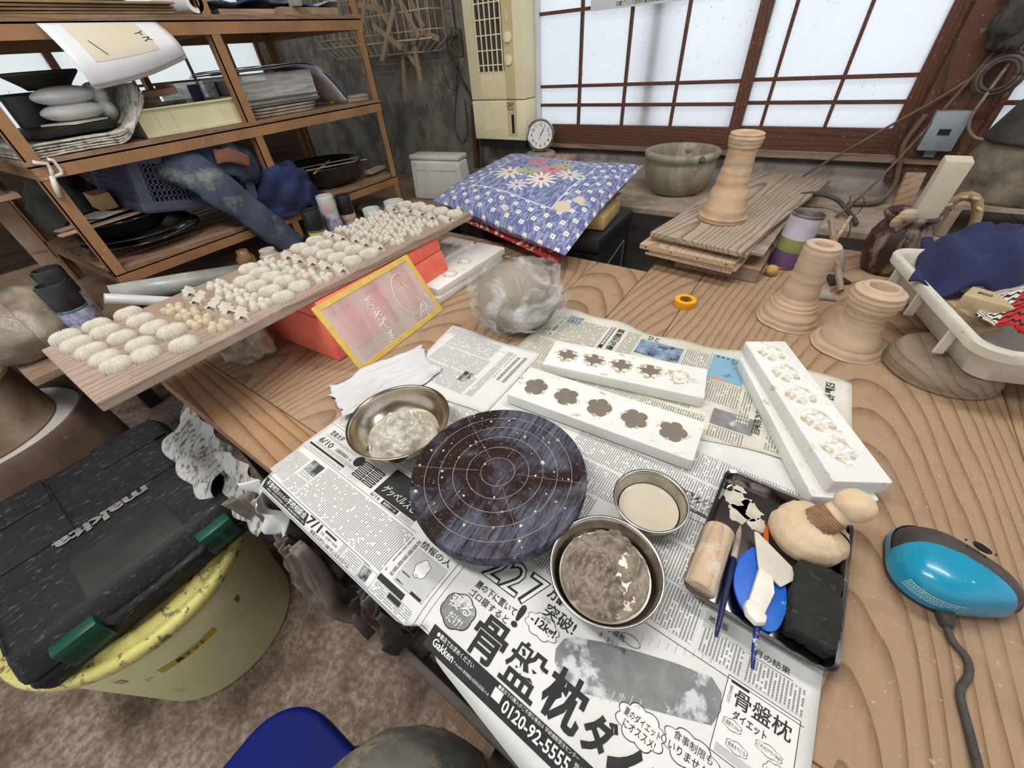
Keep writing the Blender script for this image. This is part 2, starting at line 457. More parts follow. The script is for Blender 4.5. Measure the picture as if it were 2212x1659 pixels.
# ================================================================== newspapers spread on the table
m_paperA = M('newsprint_white', (228, 228, 226), (214, 214, 209), 9, .85, bump=.12, bscale=35)
m_paperB = M('newsprint_grey', (222, 220, 206), (200, 198, 182), 6, .85, bump=.12, bscale=30, dust=((172, 170, 150), .52, .7, 5))
m_ink = M('black_ink', (34, 33, 34), (48, 47, 48), 60, .8)
m_greyink = M('grey_ink', (140, 140, 140), (118, 118, 118), 40, .8, dust=((205, 208, 214), .535, .60, 16))
m_palegrey = M('pale_grey_ink', (196, 196, 194), (184, 184, 182), 40, .8)
m_photo = M('printed_photo', (60, 62, 66), (170, 172, 172), 55, .8, lo=.42, hi=.6)
m_bluephoto = M('printed_colour_photo', (86, 110, 142), (150, 172, 196), 40, .8, dust=((40, 46, 56), .5, .62, 35))
m_sea = M('printed_map', (128, 172, 196), (196, 150, 122), 22, .8, lo=.58, hi=.62, dust=((70, 96, 92), .56, .64, 16))
m_white = M('reversed_white', (232, 232, 228), rough=.85)
def textmat(name, paper, pitch, char, ang=0, ns=1.15, inkc=(40, 40, 42)):
    s = NT(name)
    tc = s.n('ShaderNodeUVMap'); tc.uv_map = 'print'
    sep = s.n('ShaderNodeSeparateXYZ'); s.l(tc.outputs[0], sep.inputs[0])
    u, v = sep.outputs[0], sep.outputs[1]
    if ang: u, v = v, u
    cu = s.math('DIVIDE', u, pitch); cv = s.math('DIVIDE', v, char)
    fu = s.math('FRACT', cu); fv = s.math('FRACT', cv)
    inl = s.math('MULTIPLY', s.math('GREATER_THAN', fu, .14), s.math('LESS_THAN', fu, .68))
    inc = s.math('MULTIPLY', s.math('GREATER_THAN', fv, .04), s.math('LESS_THAN', fv, .94))
    comb = s.n('ShaderNodeCombineXYZ'); s.l(s.math('FLOOR', cu), comb.inputs[0]); s.l(s.math('FLOOR', cv), comb.inputs[1])
    wn = s.n('ShaderNodeTexWhiteNoise', noise_dimensions='2D'); s.l(comb.outputs[0], wn.inputs['Vector'])
    on = s.math('GREATER_THAN', wn.outputs[0], .09)
    mp = s.n('ShaderNodeCombineXYZ'); s.l(u, mp.inputs[0]); s.l(v, mp.inputs[1])
    st = s.step(s.noise(mp.outputs[0], ns, 2, .7), .34, .46)
    ink = s.math('MULTIPLY', s.math('MULTIPLY', s.math('MULTIPLY', inl, inc), on), st)
    s.setp(base=s.mix(s.math('MULTIPLY', ink, .74), lin(paper), lin(inkc)), rough=.85)
    return s.m
m_tA = textmat('text_columns', (224, 224, 221), 3.8, 3.0)
m_tAh = textmat('text_lines', (224, 224, 221), 2.6, 2.0, 1)
m_tB = textmat('text_columns_grey', (214, 212, 197), 4.5, 3.3)

m_hA = textmat('headline_columns', (224, 224, 221), 15, 9.5, 0, .62)
m_hB = textmat('headline_columns_grey', (214, 212, 197), 13, 9, 0, .62)
m_hK = textmat('headline_reversed', (36, 35, 36), 12, 12, 0, .5, (226, 226, 222))

class Sheet:
    def __init__(s, name, label, O, ang, w, h, z, mat, edge=None, cell=.02, wr=.0006, seed=0.0):
        s.O = Vector(O); a = R(ang); s.e1 = Vector((math.cos(a), math.sin(a))); s.e2 = Vector((-s.e1.y, s.e1.x))
        s.z = z; s.wr = wr; s.seed = seed; s.mat = mat
        s.root = thing(name, label, 'newspaper', (O[0], O[1], .70))
        nu, nv = int(w / cell), int(h / cell)
        jag = edge or (lambda u, v: (u, v))
        g = G(); g.grid(lambda a_, b_: s.p(*jag(a_ * w, b_ * h), 0), nu, nv)
        g.build('sheet', mat, s.root, (-O[0], -O[1], -.70), smooth=True, solid=.0003)
        s.g = {}
    def p(s, u, v, dz):
        q = s.O + s.e1 * u + s.e2 * v
        z = s.z + dz + s.wr * (fbm(u * 7 + s.seed, v * 7, 0, 2) + 1) + s.wr * 1.2 * max(0, vnoise(u * 3 + s.seed, v * 11)) ** 2
        over = (.109 - .04 * (q.x + .635)) - q.y
        if over > -.012: z -= 5.0 * (over + .012) ** 2
        return (q.x, q.y, z)
    def lay(s, mat):
        return s.g.setdefault(mat.name, (G(), mat))[0]
    def flat(s, mat, pts, faces, dz=.0006):
        g = s.lay(mat); o = len(g.v)
        g.add([s.p(u / 1000, v / 1000, dz) for u, v in pts], faces)
        g.uv = (g.uv or []) + [(u, v) for u, v in pts]
    def rect(s, mat, u0, v0, u1, v1, dz=.0006, sk=0.0):
        nu = max(1, int((u1 - u0) / 9)); nv = max(1, int((v1 - v0) / 9))
        pts = [(u0 + (u1 - u0) * i / nu + sk * (v1 - v0) * j / nv, v0 + (v1 - v0) * j / nv) for j in range(nv + 1) for i in range(nu + 1)]
        fs = [(j * (nu + 1) + i, j * (nu + 1) + i + 1, (j + 1) * (nu + 1) + i + 1, (j + 1) * (nu + 1) + i) for j in range(nv) for i in range(nu)]
        s.flat(mat, pts, fs, dz)
    def frame(s, u0, v0, u1, v1, t=.5, mat=None):
        m = mat or m_ink
        s.rect(m, u0, v0, u1, v0 + t); s.rect(m, u0, v1 - t, u1, v1); s.rect(m, u0, v0, u0 + t, v1); s.rect(m, u1 - t, v0, u1, v1)
    def S(s, txt, u0, v0, u1, v1, bold=.0, mat=None, dz=.0009, sk=0.0, slope=0.0):
        vs, fs = textfit(txt, u0, v0, u1, v1, bold)
        vs = [(x + sk * (y - v0), y + slope * (x - u0)) for x, y in vs]
        s.flat(mat or m_ink, vs, fs, dz)
    def V(s, txt, u, v1, size, gap=1.06, bold=.0, mat=None, dz=.0009):
        """vertical column, top of first character at v1, centred on u"""
        for k, ch in enumerate(txt):
            if ch == ' ': continue
            vs, fs = textmesh(ch, 1.0, bold)
            if not vs: continue
            a = min(p[0] for p in vs); b = max(p[0] for p in vs); c = min(p[1] for p in vs); d = max(p[1] for p in vs)
            kk = size / max(b - a, d - c, .6)
            y0 = v1 - (k + .5) * size * gap
            s.flat(mat or m_ink, [(u + (x - (a + b) / 2) * kk, y0 + (y - (c + d) / 2) * kk) for x, y in vs], fs, dz)
    def poly(s, mat, pts, dz=.0006):
        n = len(pts); cx = sum(p[0] for p in pts) / n; cy = sum(p[1] for p in pts) / n
        mid = [((p[0] + cx) / 2, (p[1] + cy) / 2) for p in pts]
        fs = [(i, (i + 1) % n, n + (i + 1) % n, n + i) for i in range(n)] + [(n + i, n + (i + 1) % n, 2 * n) for i in range(n)]
        s.flat(mat, list(pts) + mid + [(cx, cy)], fs, dz)
    def ring(s, mat, pts, t=.8, dz=.0008):
        n = len(pts); cx = sum(p[0] for p in pts) / n; cy = sum(p[1] for p in pts) / n
        inn = []
        for x, y in pts:
            d = math.hypot(x - cx, y - cy); k = 1 - t / max(d, 1); inn.append((cx + (x - cx) * k, cy + (y - cy) * k))
        s.flat(mat, list(pts) + inn, [(i, (i + 1) % n, n + (i + 1) % n, n + i) for i in range(n)], dz)
    def cloud(s, cx, cy, rx, ry, n=9, fill=None, t=.9, amp=.09):
        pts = []
        for i in range(n * 8):
            a = 2 * PI * i / (n * 8)
            k = 1 + amp * (abs(math.sin(n * a / 2)) - .5) * 2
            pts.append((cx + rx * k * math.cos(a), cy + ry * k * math.sin(a)))
        s.poly(fill or m_white, pts, .0006); s.ring(m_ink, pts, t, .0009)
    def done(s):
        nm = {'black_ink': 'black_print', 'grey_ink': 'grey_print', 'pale_grey_ink': 'pale_grey_print', 'printed_photo': 'printed_photo',
              'printed_colour_photo': 'colour_photo', 'printed_map': 'printed_map', 'reversed_white': 'white_lettering',
              'text_columns': 'text_columns', 'text_lines': 'text_lines', 'text_columns_grey': 'text_columns', 'headline_columns': 'headline', 'headline_columns_grey': 'headline', 'headline_reversed': 'headline'}
        for k, (g, m) in s.g.items():
            o = g.build(nm.get(k, 'print'), m, s.root, (-s.O[0], -s.O[1], -.70), fix=False); o['kind'] = 'stuff'

# --- near sheet: an open spread hanging a little over the table edge
jagA = lambda u, v: (u + (.003 * fbm(v * 9, 1.0) if u in (0,) else 0) - (.022 * (1 - v / .1) if u < .001 and v < .1 else 0) * -1, v - .018 * max(0, min(1, (u - .44) / .16)) * (1 - v / .545) - .01 * (1 - v / .545) + .018 * math.exp(-((u - .423) / .02) ** 2) * (1 if v < .001 else 0))
A = Sheet('newspaper_sheet', 'open newspaper spread hanging over the near table edge with the big pelvis pillow advertisement', (-.637, .088), -4.0, .825, .535, .7004, m_paperA, jagA, .0125)
# left page
A.rect(m_ink, 22, -5, 155, 11, sk=-.45)
A.S('不登校生', 24, 1.5, 62, 10, .01, m_white); A.S('のための', 63, 1.5, 91, 7.5, .0, m_white); A.S('学校相談会', 92, 1, 146, 10.5, .012, m_white)
A.S('高校生・中学生対象 高校編入・個人（通信高校 個別サポート校）', 36, -3.5, 150, -.5, 0, m_white)
A.S('7/1', 152, 0, 186, 13, .02); A.S('新宿エルタワー30F サンスカイルーム', 172, -6, 270, -.5, .008); A.S('（日）12:00〜16:30', 190, 2.5, 232, 6.5, .004)
A.rect(m_ink, 196, 8.5, 224, 11.5); A.rect(m_palegrey, 237, 0, 247, 14); A.rect(m_tAh, 250, -4, 285, 12); A.frame(288, -6, 318, 14, .4); A.rect(m_photo, 290, -4, 308, 12)
A.rect(m_ink, 320, 10, 372, 18);  A.rect(m_tAh, 322, -6, 395, 9); A.rect(m_ink, 350, 2, 374, 8)
A.rect(m_ink, 12, 14.5, 300, 15.2); A.rect(m_ink, 30, -8.5, 415, -8); A.rect(m_ink, 8, 88, 320, 88.6); A.rect(m_ink, 405, -6, 405.7, 90)
A.rect(m_palegrey, 4, 22, 50, 76); A.rect(m_tAh, 10, 30, 44, 64); A.rect(m_photo, 57, 56, 91, 80); A.rect(m_tAh, 57, 46, 91, 54)
A.rect(m_tA, 54, 18, 92, 44); A.rect(m_tA, 96, 18, 318, 84)
A.rect(m_hA, 322, 24, 338, 82)
A.S('情報の人', 340, 76, 398, 87, .004); A.rect(m_palegrey, 342, 22, 400, 72); A.cloud(368, 54, 11, 13, 5, None, .7); A.rect(m_photo, 346, 24, 362, 38); A.frame(342, 22, 400, 73, .4); A.rect(m_ink, 376, 22, 396, 26)
A.S('6/10', 20, 112, 58, 124, .006); A.S('音楽大学', 24, 134, 62, 146, .004); A.rect(m_ink, 10, 99, 118, 103); A.rect(m_tAh, 8, 90, 118, 97); A.rect(m_tAh, 20, 105, 140, 111); A.rect(m_tAh, 20, 127, 120, 132); A.S('古賀政男音楽ホール', 70, 114, 118, 121, .004)
A.poly(m_ink, [(132 + 11 * math.cos(R(a)), 124 + 11 * math.sin(R(a))) for a in range(0, 360, 15)])
for i in range(2):
    for j in range(5): A.rect(m_ink, 142 + i * 28, 99 + j * 7, 168 + i * 28, 104.5 + j * 7)
for i in range(2):
    for j in range(5): A.rect(m_white, 145 + i * 28, 101 + j * 7, 165 + i * 28, 102.2 + j * 7, .0009)
A.rect(m_ink, 204, 99, 304, 152); A.S('ゲッベルスと', 212, 106, 290, 122, .004, m_white, sk=.25)
A.S('6/16', 204, 91, 226, 97.5, .0); A.rect(m_ink, 232, 90, 270, 98); A.S('岩波ホール', 236, 91.5, 266, 96.5, .01, m_white); A.rect(m_palegrey, 274, 90, 304, 98)
A.rect(m_tA, 6, 160, 300, 215); A.rect(m_tA, 6, 222, 300, 280); A.rect(m_ink, 4, 155, 310, 155.6); A.rect(m_tA, 310, 100, 404, 280); A.rect(m_tA, 6, 290, 404, 350)
# right page: the advertisement
A.rect(m_ink, 414, -4, 414.5, 92)
A.cloud(446, 44, 24, 21, 6, m_greyink, 1.2, .05)
A.S('寝る', 428, 44, 462, 60, .006, m_white, .0011); A.S('だけ!', 438, 28, 460, 40, .006, m_white, .0011)
A.S('腰の下に置いて', 444, 80, 509, 90, .012); A.S('ゴロ寝すると', 443, 67, 506, 77, .008); A.S('!', 510, 70, 519, 100, .03)
A.S('227', 440, 97, 528, 142, .03); A.S('227', 442.5, 99, 526, 140, -.012, m_white, .0012); A.S('万部', 530, 124, 556, 142, .03); A.S('突破!', 537, 103, 580, 121, .012)
A.S('骨', 476, 18, 522, 66, .020); A.S('盤', 528, 19, 577, 68, .013); A.S('枕', 580, 21, 628, 72, .028); A.S('ダ', 631, 22, 664, 60, .04); A.S('イ', 662, 8, 692, 56, .05); A.S('エット', 700, 2, 770, 56, .05)
A.cloud(545, 91, 22, 13, 8, None, .8); A.S('-12kg!', 528, 85, 563, 98, .03); A.S('減量', 538, 99, 552, 102)
A.poly(m_greyink, [(571, 81), (574, 96), (582, 104), (610, 118), (648, 133), (690, 148), (728, 158), (740, 150), (744, 134), (739, 116), (710, 103), (677, 89), (640, 72), (608, 58), (588, 62), (576, 70)])
A.S('赤・金カラー枕', 606, 122, 640, 128, .0); A.S('小蝶枕', 612, 133, 634, 141, .0); A.ring(m_ink, [(640 + 12 * math.cos(R(a)), 140 + 6 * math.sin(R(a))) for a in range(0, 360, 20)], .7)
for k in range(9): A.rect(m_palegrey, 600 + k * 9, 52 + k * 4, 601 + k * 9, 64 + k * 4); A.rect(m_palegrey, 650 + k * 9, 144 + k * 3.4, 651 + k * 9, 154 + k * 3.4)
A.cloud(680, 72, 25, 17, 8, None, .9); A.S('夏のダイエット', 661, 72, 700, 80, .01); A.S('にオススメ!', 664, 62, 698, 70, .01)
A.cloud(728, 82, 27, 15, 8, None, .9); A.S('食事制限も', 710, 84, 748, 92, .004); A.S('いりません!', 708, 73, 748, 81, .012)
A.rect(m_ink, 430, -8, 825, 16.5); A.S('●書店でお求めください', 440, 8, 500, 13.5, .006, m_white); A.S('Gakken', 440, -2, 474, 6.5, .02, m_white)
A.S('〒141-8415 東京都品川区西五反田2-11-8', 476, -1, 530, 2.2, .0, m_white); A.rect(m_white, 533, 1, 545, 11, .0009); A.S('0120-92-5555', 549, -3, 634, 9, .02, m_white); A.S('■書店での購入がご不便な場合は 学研通販受注センター', 536, 11.5, 640, 15.5, .0, m_white)
A.S('受付時間 平日9:30〜17:30', 638, 5, 700, 10, 0, m_white); A.S('（土日祝日・年末年始は除く）', 638, -2, 700, 3, 0, m_white)
A.rect(m_white, 742, 96, 812, 172, .0005); A.frame(742, 96, 812, 172, .7); A.S('骨盤枕', 752, 146, 806, 164, .009); A.S('ダイエット', 754, 134, 786, 143, .02); A.rect(m_ink, 746, 166, 764, 169); A.V('寝るだけで', 747.5, 163, 3.4, 1.05)
A.cloud(756, 128, 9, 5, 6, None, .5); A.cloud(790, 128, 12, 5, 6, None, .5); A.S('1週間で-10cm', 749, 126, 763, 130); A.S('これだけで-12kg!', 780, 126, 800, 130, .01); A.cloud(764, 112, 10, 5, 6, None, .5); A.S('産後太りにも', 756, 110, 772, 114); A.cloud(798, 114, 10, 8, 7, None, .5); A.S('くびれもできた!', 790, 112, 806, 116)
A.rect(m_palegrey, 746, 98, 808, 106); A.rect(m_ink, 640, 168, 815, 168.7, sk=0)
# articles above the advertisement
A.rect(m_tA, 520, 176, 700, 232); A.rect(m_tA, 560, 236, 820, 290); A.rect(m_tA, 430, 150, 520, 290); A.rect(m_tA, 430, 296, 820, 350); A.rect(m_tA, 430, 356, 820, 410); A.rect(m_tA, 430, 416, 820, 470)
A.rect(m_palegrey, 704, 204, 760, 226); A.S('地方版', 708, 214, 730, 222, .01); A.rect(m_tA, 706, 176, 752, 212); A.S('5月の結果', 756, 208, 796, 216, .004); A.rect(m_ink, 756, 205, 800, 205.5); A.rect(m_tA, 756, 176, 812, 203)
A.rect(m_hA, 440, 230, 456, 300, .0007); A.V('TPP交渉 3回 日米首脳へ', 492, 318, 6.4, 1.0, .01); A.rect(m_white, 486, 240, 498, 320, .0007)
A.rect(m_photo, 612, 352, 672, 384); A.rect(m_ink, 608, 338, 674, 352); A.S('国民民主党', 612, 340, 670, 350, .02, m_white)
A.rect(m_white, 696, 356, 712, 440, .0007); A.V('脱「抵抗野党」', 704, 436, 8.4, 1.0, .012)
A.done()

# --- left middle sheet
C = Sheet('newspaper_sheet', 'small folded newspaper page lying between the clay bag and the white cloth', (-.632, .410), -1.0, .268, .226, .7030, m_paperA, lambda u, v: (u + .035 * (1 - v / .226) * (1 if u < .1 else 0), v + .004 * math.sin(u * 30)), .0125, .0008, 3.0)
for k in range(3): C.rect(m_tA, 38 + (0 if k else 4), 26 + k * 62, 190 - k * 10, 84 + k * 62)
C.rect(m_tA, 196, 30, 214, 200); C.rect(m_hA, 218, 100, 250, 196); C.rect(m_tAh, 8, 196, 120, 222); C.rect(m_ink, 10, 190, 250, 190.5); C.rect(m_photo, 150, 60, 176, 92)
C.done()

# --- far sheet: greyer, with a wavy far edge
jagB = lambda u, v: (u, v + (.010 * math.sin(u * 16) + .006 * math.sin(u * 43)) * (v / .285) - .012 * (1 - v / .285) * math.sin(u * 20))
B = Sheet('newspaper_sheet', 'grey newspaper page with colour pictures lying farthest from the camera behind the moulds', (-.425, .550), 0.0, .655, .285, .7022, m_paperB, jagB, .0125, .0008, 6.0)
B.rect(m_hK, 168, 160, 178, 262); B.V('無差別殺傷', 194, 262, 18, 1.05, .012)
B.S('ひと', 260, 246, 286, 264, .01); B.rect(m_bluephoto, 248, 186, 344, 244); B.rect(m_tB, 350, 170, 398, 250); B.rect(m_tB, 20, 150, 160, 255); B.rect(m_bluephoto, 56, 230, 92, 266)
B.rect(m_hB, 36, 160, 52, 240, .0008); B.rect(m_ink, 402, 150, 402.7, 262); B.rect(m_sea, 406, 170, 474, 258); B.rect(m_ink, 410, 250, 450, 255); B.rect(m_tB, 406, 100, 476, 166)
B.V('辺野古', 620, 262, 17, 1.12, .02); B.rect(m_tB, 210, 150, 244, 260); B.rect(m_tB, 20, 60, 400, 140); B.rect(m_tB, 20, 6, 430, 52); B.rect(m_tB, 480, 60, 500, 160); B.V('年の承認撤回', 514, 130, 13, 1.05, .012)
B.rect(m_greyink, 440, 40, 510, 84); B.rect(m_tB, 440, 8, 500, 36); B.rect(m_tB, 530, 20, 640, 120)
B.done()
# ================================================================== things on the table
m_steel = M('brushed_steel', (190, 186, 178), (160, 154, 146), 30, .28, 1.0, dust=((196, 190, 178), .56, .72, 26))
m_plasterw = M('white_plaster', (236, 236, 233), (223, 222, 217), 7, .8, bump=.08, bscale=120, dust=((190, 178, 158), .60, .68, 44))
m_stain = M('slip_stain', (186, 166, 136), (234, 232, 227), 90, .8, lo=.40, hi=.58)
m_clay = M('grey_clay', (128, 119, 107), (114, 106, 95), 20, .75, bump=.1)
m_wetclay = M('wet_clay_slip', (160, 148, 131), (132, 121, 106), 30, .22, bump=.8, bscale=130, bdist=.004, spec=.5)
m_slip = M('clay_water', (176, 164, 144), (164, 152, 132), 9, .12)
m_milk = M('milky_water', (206, 198, 178), (196, 188, 170), 7, .08)

# --- banding wheel: its round wooden head carries scratched guide rings and dried slip
s = NT('slip_smeared_wood')
tc = s.n('ShaderNodeTexCoord'); sep = s.n('ShaderNodeSeparateXYZ'); s.l(tc.outputs['Object'], sep.inputs[0])
x_, y_ = sep.outputs[0], sep.outputs[1]
rad = s.math('SQRT', s.math('ADD', s.math('MULTIPLY', x_, x_), s.math('MULTIPLY', y_, y_)))
v1 = s.coords('Object', (1, 1, 1))
st1 = s.n('ShaderNodeMapping'); st1.inputs['Rotation'].default_value = (0, 0, R(38)); st1.inputs['Scale'].default_value = (60, 7, 20); s.l(tc.outputs['Object'], st1.inputs[0])
wipe = s.noise(st1.outputs[0], 3.2, 5, .7)
patch = s.noise(v1, 11, 3, .55, .8)
sm = s.math('MULTIPLY', s.step(patch, .44, .58), s.step(wipe, .34, .64))
base = s.mix(s.step(s.noise(v1, 24, 4), .3, .7), lin((48, 34, 32)), lin((30, 22, 22)))
base = s.mix(s.math('MULTIPLY', sm, .75), base, lin((112, 118, 138)))
base = s.mix(s.step(s.noise(v1, 330, 2, .5), .63, .72), base, lin((112, 106, 106)))
base = s.mix(s.step(s.noise(v1, 95, 2, .5), .72, .75), base, lin((208, 204, 196)))
s.setp(base=base, rough=.8, spec=.15)
m_wheel = s.m
bwh = thing('banding_wheel', 'dark round banding wheel smeared with pale slip on the newspaper', 'turntable', (-.237, .275, .7045))
G().lathe([(.070, 0), (.072, .012), (.060, .016), (.030, .020), (.026, .031)], 40).build('foot', M('rusty_foot', (150, 108, 78), (92, 70, 56), 26, .8), bwh, smooth='auto')
G().lathe([(.0, .030), (.126, .030), (.1335, .034), (.135, .050), (.1335, .056), (.0, .0565)], 96).build('wheel_head', m_wheel, bwh, smooth='auto')
m_ring = M('scratched_ring', (186, 160, 140), (150, 128, 116), 60, .7)
for rr in (.026, .0475, .069, .0905, .112):
    G().lathe([(rr - .00035, .0564), (rr + .00035, .0564), (rr + .00035, .0569), (rr - .00035, .0569)], 96, closed=True).build('guide_ring', m_ring, bwh)
for a in (20, 92, 148, 205, 318):
    G().box(.03, .134, -.0002, .0002, .0562, .0568).build('guide_line', m_ring, bwh, rot=(0, 0, R(a)))
m_crumb = M('dried_slip_crumb', (214, 206, 194), (190, 180, 168), 40, .85)
for k in range(34):
    a = random.uniform(0, 2 * PI); r_ = .128 * math.sqrt(random.random()); q = random.uniform(.0008, .0026) * (1.6 if k < 5 else 1)
    G().lathe([(q, 0), (q * .8, q * .5), (0, q * .7)], 6, wob=lambda a_, z_: 1 + .3 * vnoise(a_ * 3 + k, z_)).build('slip_crumb', m_crumb, bwh, (r_ * math.cos(a), r_ * math.sin(a), .0563))

def bowl(name, label, c, R_, H, rb, mat=None, lip=.004, smear=None, z=.7045):
    t = thing(name, label, 'bowl', (c[0], c[1], z))
    o = [(rb * .97, 0)]
    for i in range(1, 9):
        k = i / 8; o.append((rb + (R_ - rb) * math.sin(k * PI / 2) ** .8, H * k ** 1.25))
    o.append((R_ + lip, H + .0005)); o.append((R_ + lip, H + .0018))
    inn = [(r_ - .0012, z_ + .0012) for r_, z_ in reversed(o[:-2])]
    G().lathe(o + [(R_, H + .0014)] + inn[1:] + [(0, .0014)], 64).build('shell', mat or m_steel, t, smooth=True)
    return t
def blob(fn, n=28, m=10):
    """disc-like lump: fn(radius 0..1, angle) -> (r, z)"""
    g = G(); vs = [(0, 0, fn(0, 0)[1])]; fs = []
    for j in range(1, m + 1):
        for i in range(n):
            a = 2 * PI * i / n; r_, z_ = fn(j / m, a); vs.append((r_ * math.cos(a), r_ * math.sin(a), z_))
    for i in range(n): fs.append((0, 1 + i, 1 + (i + 1) % n))
    for j in range(m - 1):
        for i in range(n):
            a = 1 + j * n + i; b = 1 + j * n + (i + 1) % n
            fs.append((a, a + n, b + n, b))
    return g.add(vs, fs)

b1 = bowl('steel_bowl', 'steel bowl holding clay wrapped in crumpled clear plastic beside the banding wheel', (-.462, .286), .089, .048, .042, M('stained_steel', (204, 198, 186), (176, 160, 132), 9, .22, 1.0, dust=((216, 210, 198), .60, .68, 30)))
m_film = M('crumpled_film', (206, 202, 192), (166, 158, 144), 22, .2, bump=.9, bscale=60, bdist=.006, coat=.5)
wrap = blob(lambda r, a: (.060 * r * (1 + .14 * vnoise(math.cos(a) * 2, math.sin(a) * 2)), .012 + .034 * (1 - r ** 2.2) + .012 * abs(fbm(r * 4.5 * math.cos(a), r * 4.5 * math.sin(a), 2, 3))), 72, 30).build('plastic_wrapped_clay', m_film, None, (-.452, .278, .7045), smooth=True)
tag(wrap, 'lump of clay in crumpled clear plastic lying in the left steel bowl', 'clay')
sl = blob(lambda r, a: (.070 * r, .012), 40, 2).build('clay_water', m_slip, b1)

b2 = bowl('steel_bowl', 'small steel bowl of milky water between the banding wheel and the tray', (-.025, .355), .049, .036, .034)
blob(lambda r, a: (.0425 * r, .015), 48, 2).build('milky_water', m_milk, b2)
b3 = bowl('steel_bowl', 'larger steel bowl full of wet lumpy clay slip on the advertisement', (-.043, .227), .0665, .047, .04)
def slipf(r, a):
    x, y = r * math.cos(a), r * math.sin(a)
    z = .0315 + .0075 * fbm(x * 3.4 + 5, y * 3.4, 1, 2) + .0115 * abs(fbm(x * 6.5, y * 6.5, 3, 4))
    k = max(0, 1 - ((x - .25) ** 2 + (y - .42) ** 2) / .12)
    z = z * (1 - k) + .027 * k
    return (.0565 * r, max(z, .0265) if r < .96 else .0265)
blob(slipf, 90, 44).build('wet_clay', m_wetclay, b3, smooth=True)
blob(lambda r, a: (.0575 * r, .0272), 48, 2).build('clay_water', m_slip, b3)
# --- rag
def ragf(a, b):
    P = [(-.716, .307), (-.600, .250), (-.513, .462), (-.645, .525)]
    x = (1 - a) * (1 - b) * P[0][0] + a * (1 - b) * P[1][0] + a * b * P[2][0] + (1 - a) * b * P[3][0]
    y = (1 - a) * (1 - b) * P[0][1] + a * (1 - b) * P[1][1] + a * b * P[2][1] + (1 - a) * b * P[3][1]
    x += .008 * fbm(a * 4, b * 4, 5); y += .008 * fbm(a * 4, b * 4, 8)
    return (x + .62, y - .39, .0068 + .0055 * (fbm(a * 6 + b * 2, b * 3, 2, 3) + .6) + .0025 * math.sin(a * 24 + 7 * b + 3 * vnoise(a * 3, b * 3)))
rag = G().grid(ragf, 40, 40).build('cloth_rag', M('white_cotton', (216, 216, 219), (202, 202, 203), 6, .9, dust=((206, 192, 168), .58, .70, 7), bump=.1, bscale=400), None, (-.62, .39, .70), smooth=True, solid=.0008)
tag(rag, 'crumpled white cotton rag lying under the left steel bowl', 'cloth')

# --- plaster press moulds
def lobes(n, R_, depth, pw=.6, ph=0):
    return [(R_ * ((1 - depth) + depth * abs(math.cos(n / 2 * (a + ph))) ** pw) * math.cos(a), R_ * ((1 - depth) + depth * abs(math.cos(n / 2 * (a + ph))) ** pw) * math.sin(a)) for a in [2 * PI * i / 60 for i in range(60)]]
def leafpoly(R_):
    pts = [(90, .95), (70, .9), (55, .5), (38, .62), (18, 1.05), (2, .72), (-10, .62), (-22, .95), (-38, .62), (-60, .58), (-78, .60), (-84, .92), (-96, .92), (-102, .60), (-120, .58), (-142, .62), (-158, .95), (-170, .62), (178, .72), (162, 1.05), (142, .62), (125, .5), (110, .9)]
    return [(R_ * r * math.cos(R(a)), R_ * r * math.sin(R(a)) * .85) for a, r in pts]
def ellip(g, c, r, rot=0.0, n=12, m=5, tip=0.0, mi=0):
    """half ellipsoid petal; tip>0 sharpens the +x end"""
    vs = []; fs = []
    for j in range(m + 1):
        f = j / m * PI / 2
        for i in range(n):
            a = 2 * PI * i / n
            x = math.cos(a) * math.cos(f); y = math.sin(a) * math.cos(f); z = math.sin(f)
            if tip: y *= 1 - tip * max(0, x) ** 1.5
            X = x * r[0]; Y = y * r[1]
            vs.append((c[0] + X * math.cos(rot) - Y * math.sin(rot), c[1] + X * math.sin(rot) + Y * math.cos(rot), c[2] + z * r[2]))
    for j in range(m):
        for i in range(n):
            fs.append((j * n + i, j * n + (i + 1) % n, (j + 1) * n + (i + 1) % n, (j + 1) * n + i))
    g.add(vs, fs, mi)
def stainpoly(R_, k):
    return [(R_ * (1 + .22 * vnoise(math.cos(a) * 2 + k, math.sin(a) * 2, k)) * math.cos(a), R_ * .9 * (1 + .25 * vnoise(math.cos(a) * 3 + k, math.sin(a) * 3, 2)) * math.sin(a)) for a in [2 * PI * i / 28 for i in range(28)]]
def orchid(rim):
    g = G()
    ellip(g, (0, .005, 0), (.0075, .0095, .0085)); ellip(g, (-.008, .002, -.001), (.014, .0065, .0055), R(165), tip=.9); ellip(g, (.008, .002, -.001), (.014, .0065, .0055), R(15), tip=.9)
    ellip(g, (.006, -.008, -.001), (.011, .0065, .005), R(-50), tip=.6); ellip(g, (-.004, -.008, -.001), (.009, .0055, .005), R(-125), tip=.3)
    return g
def maplerelief():
    g = G()
    for a, l, w_ in ((90, .015, .007), (20, .016, .005), (160, .016, .005), (-25, .013, .004), (205, .013, .004), (-90, .011, .003)):
        ellip(g, (.006 * math.cos(R(a)), .006 * math.sin(R(a)), -.001), (l * .66, w_, .0055), R(a), tip=.8)
    return g
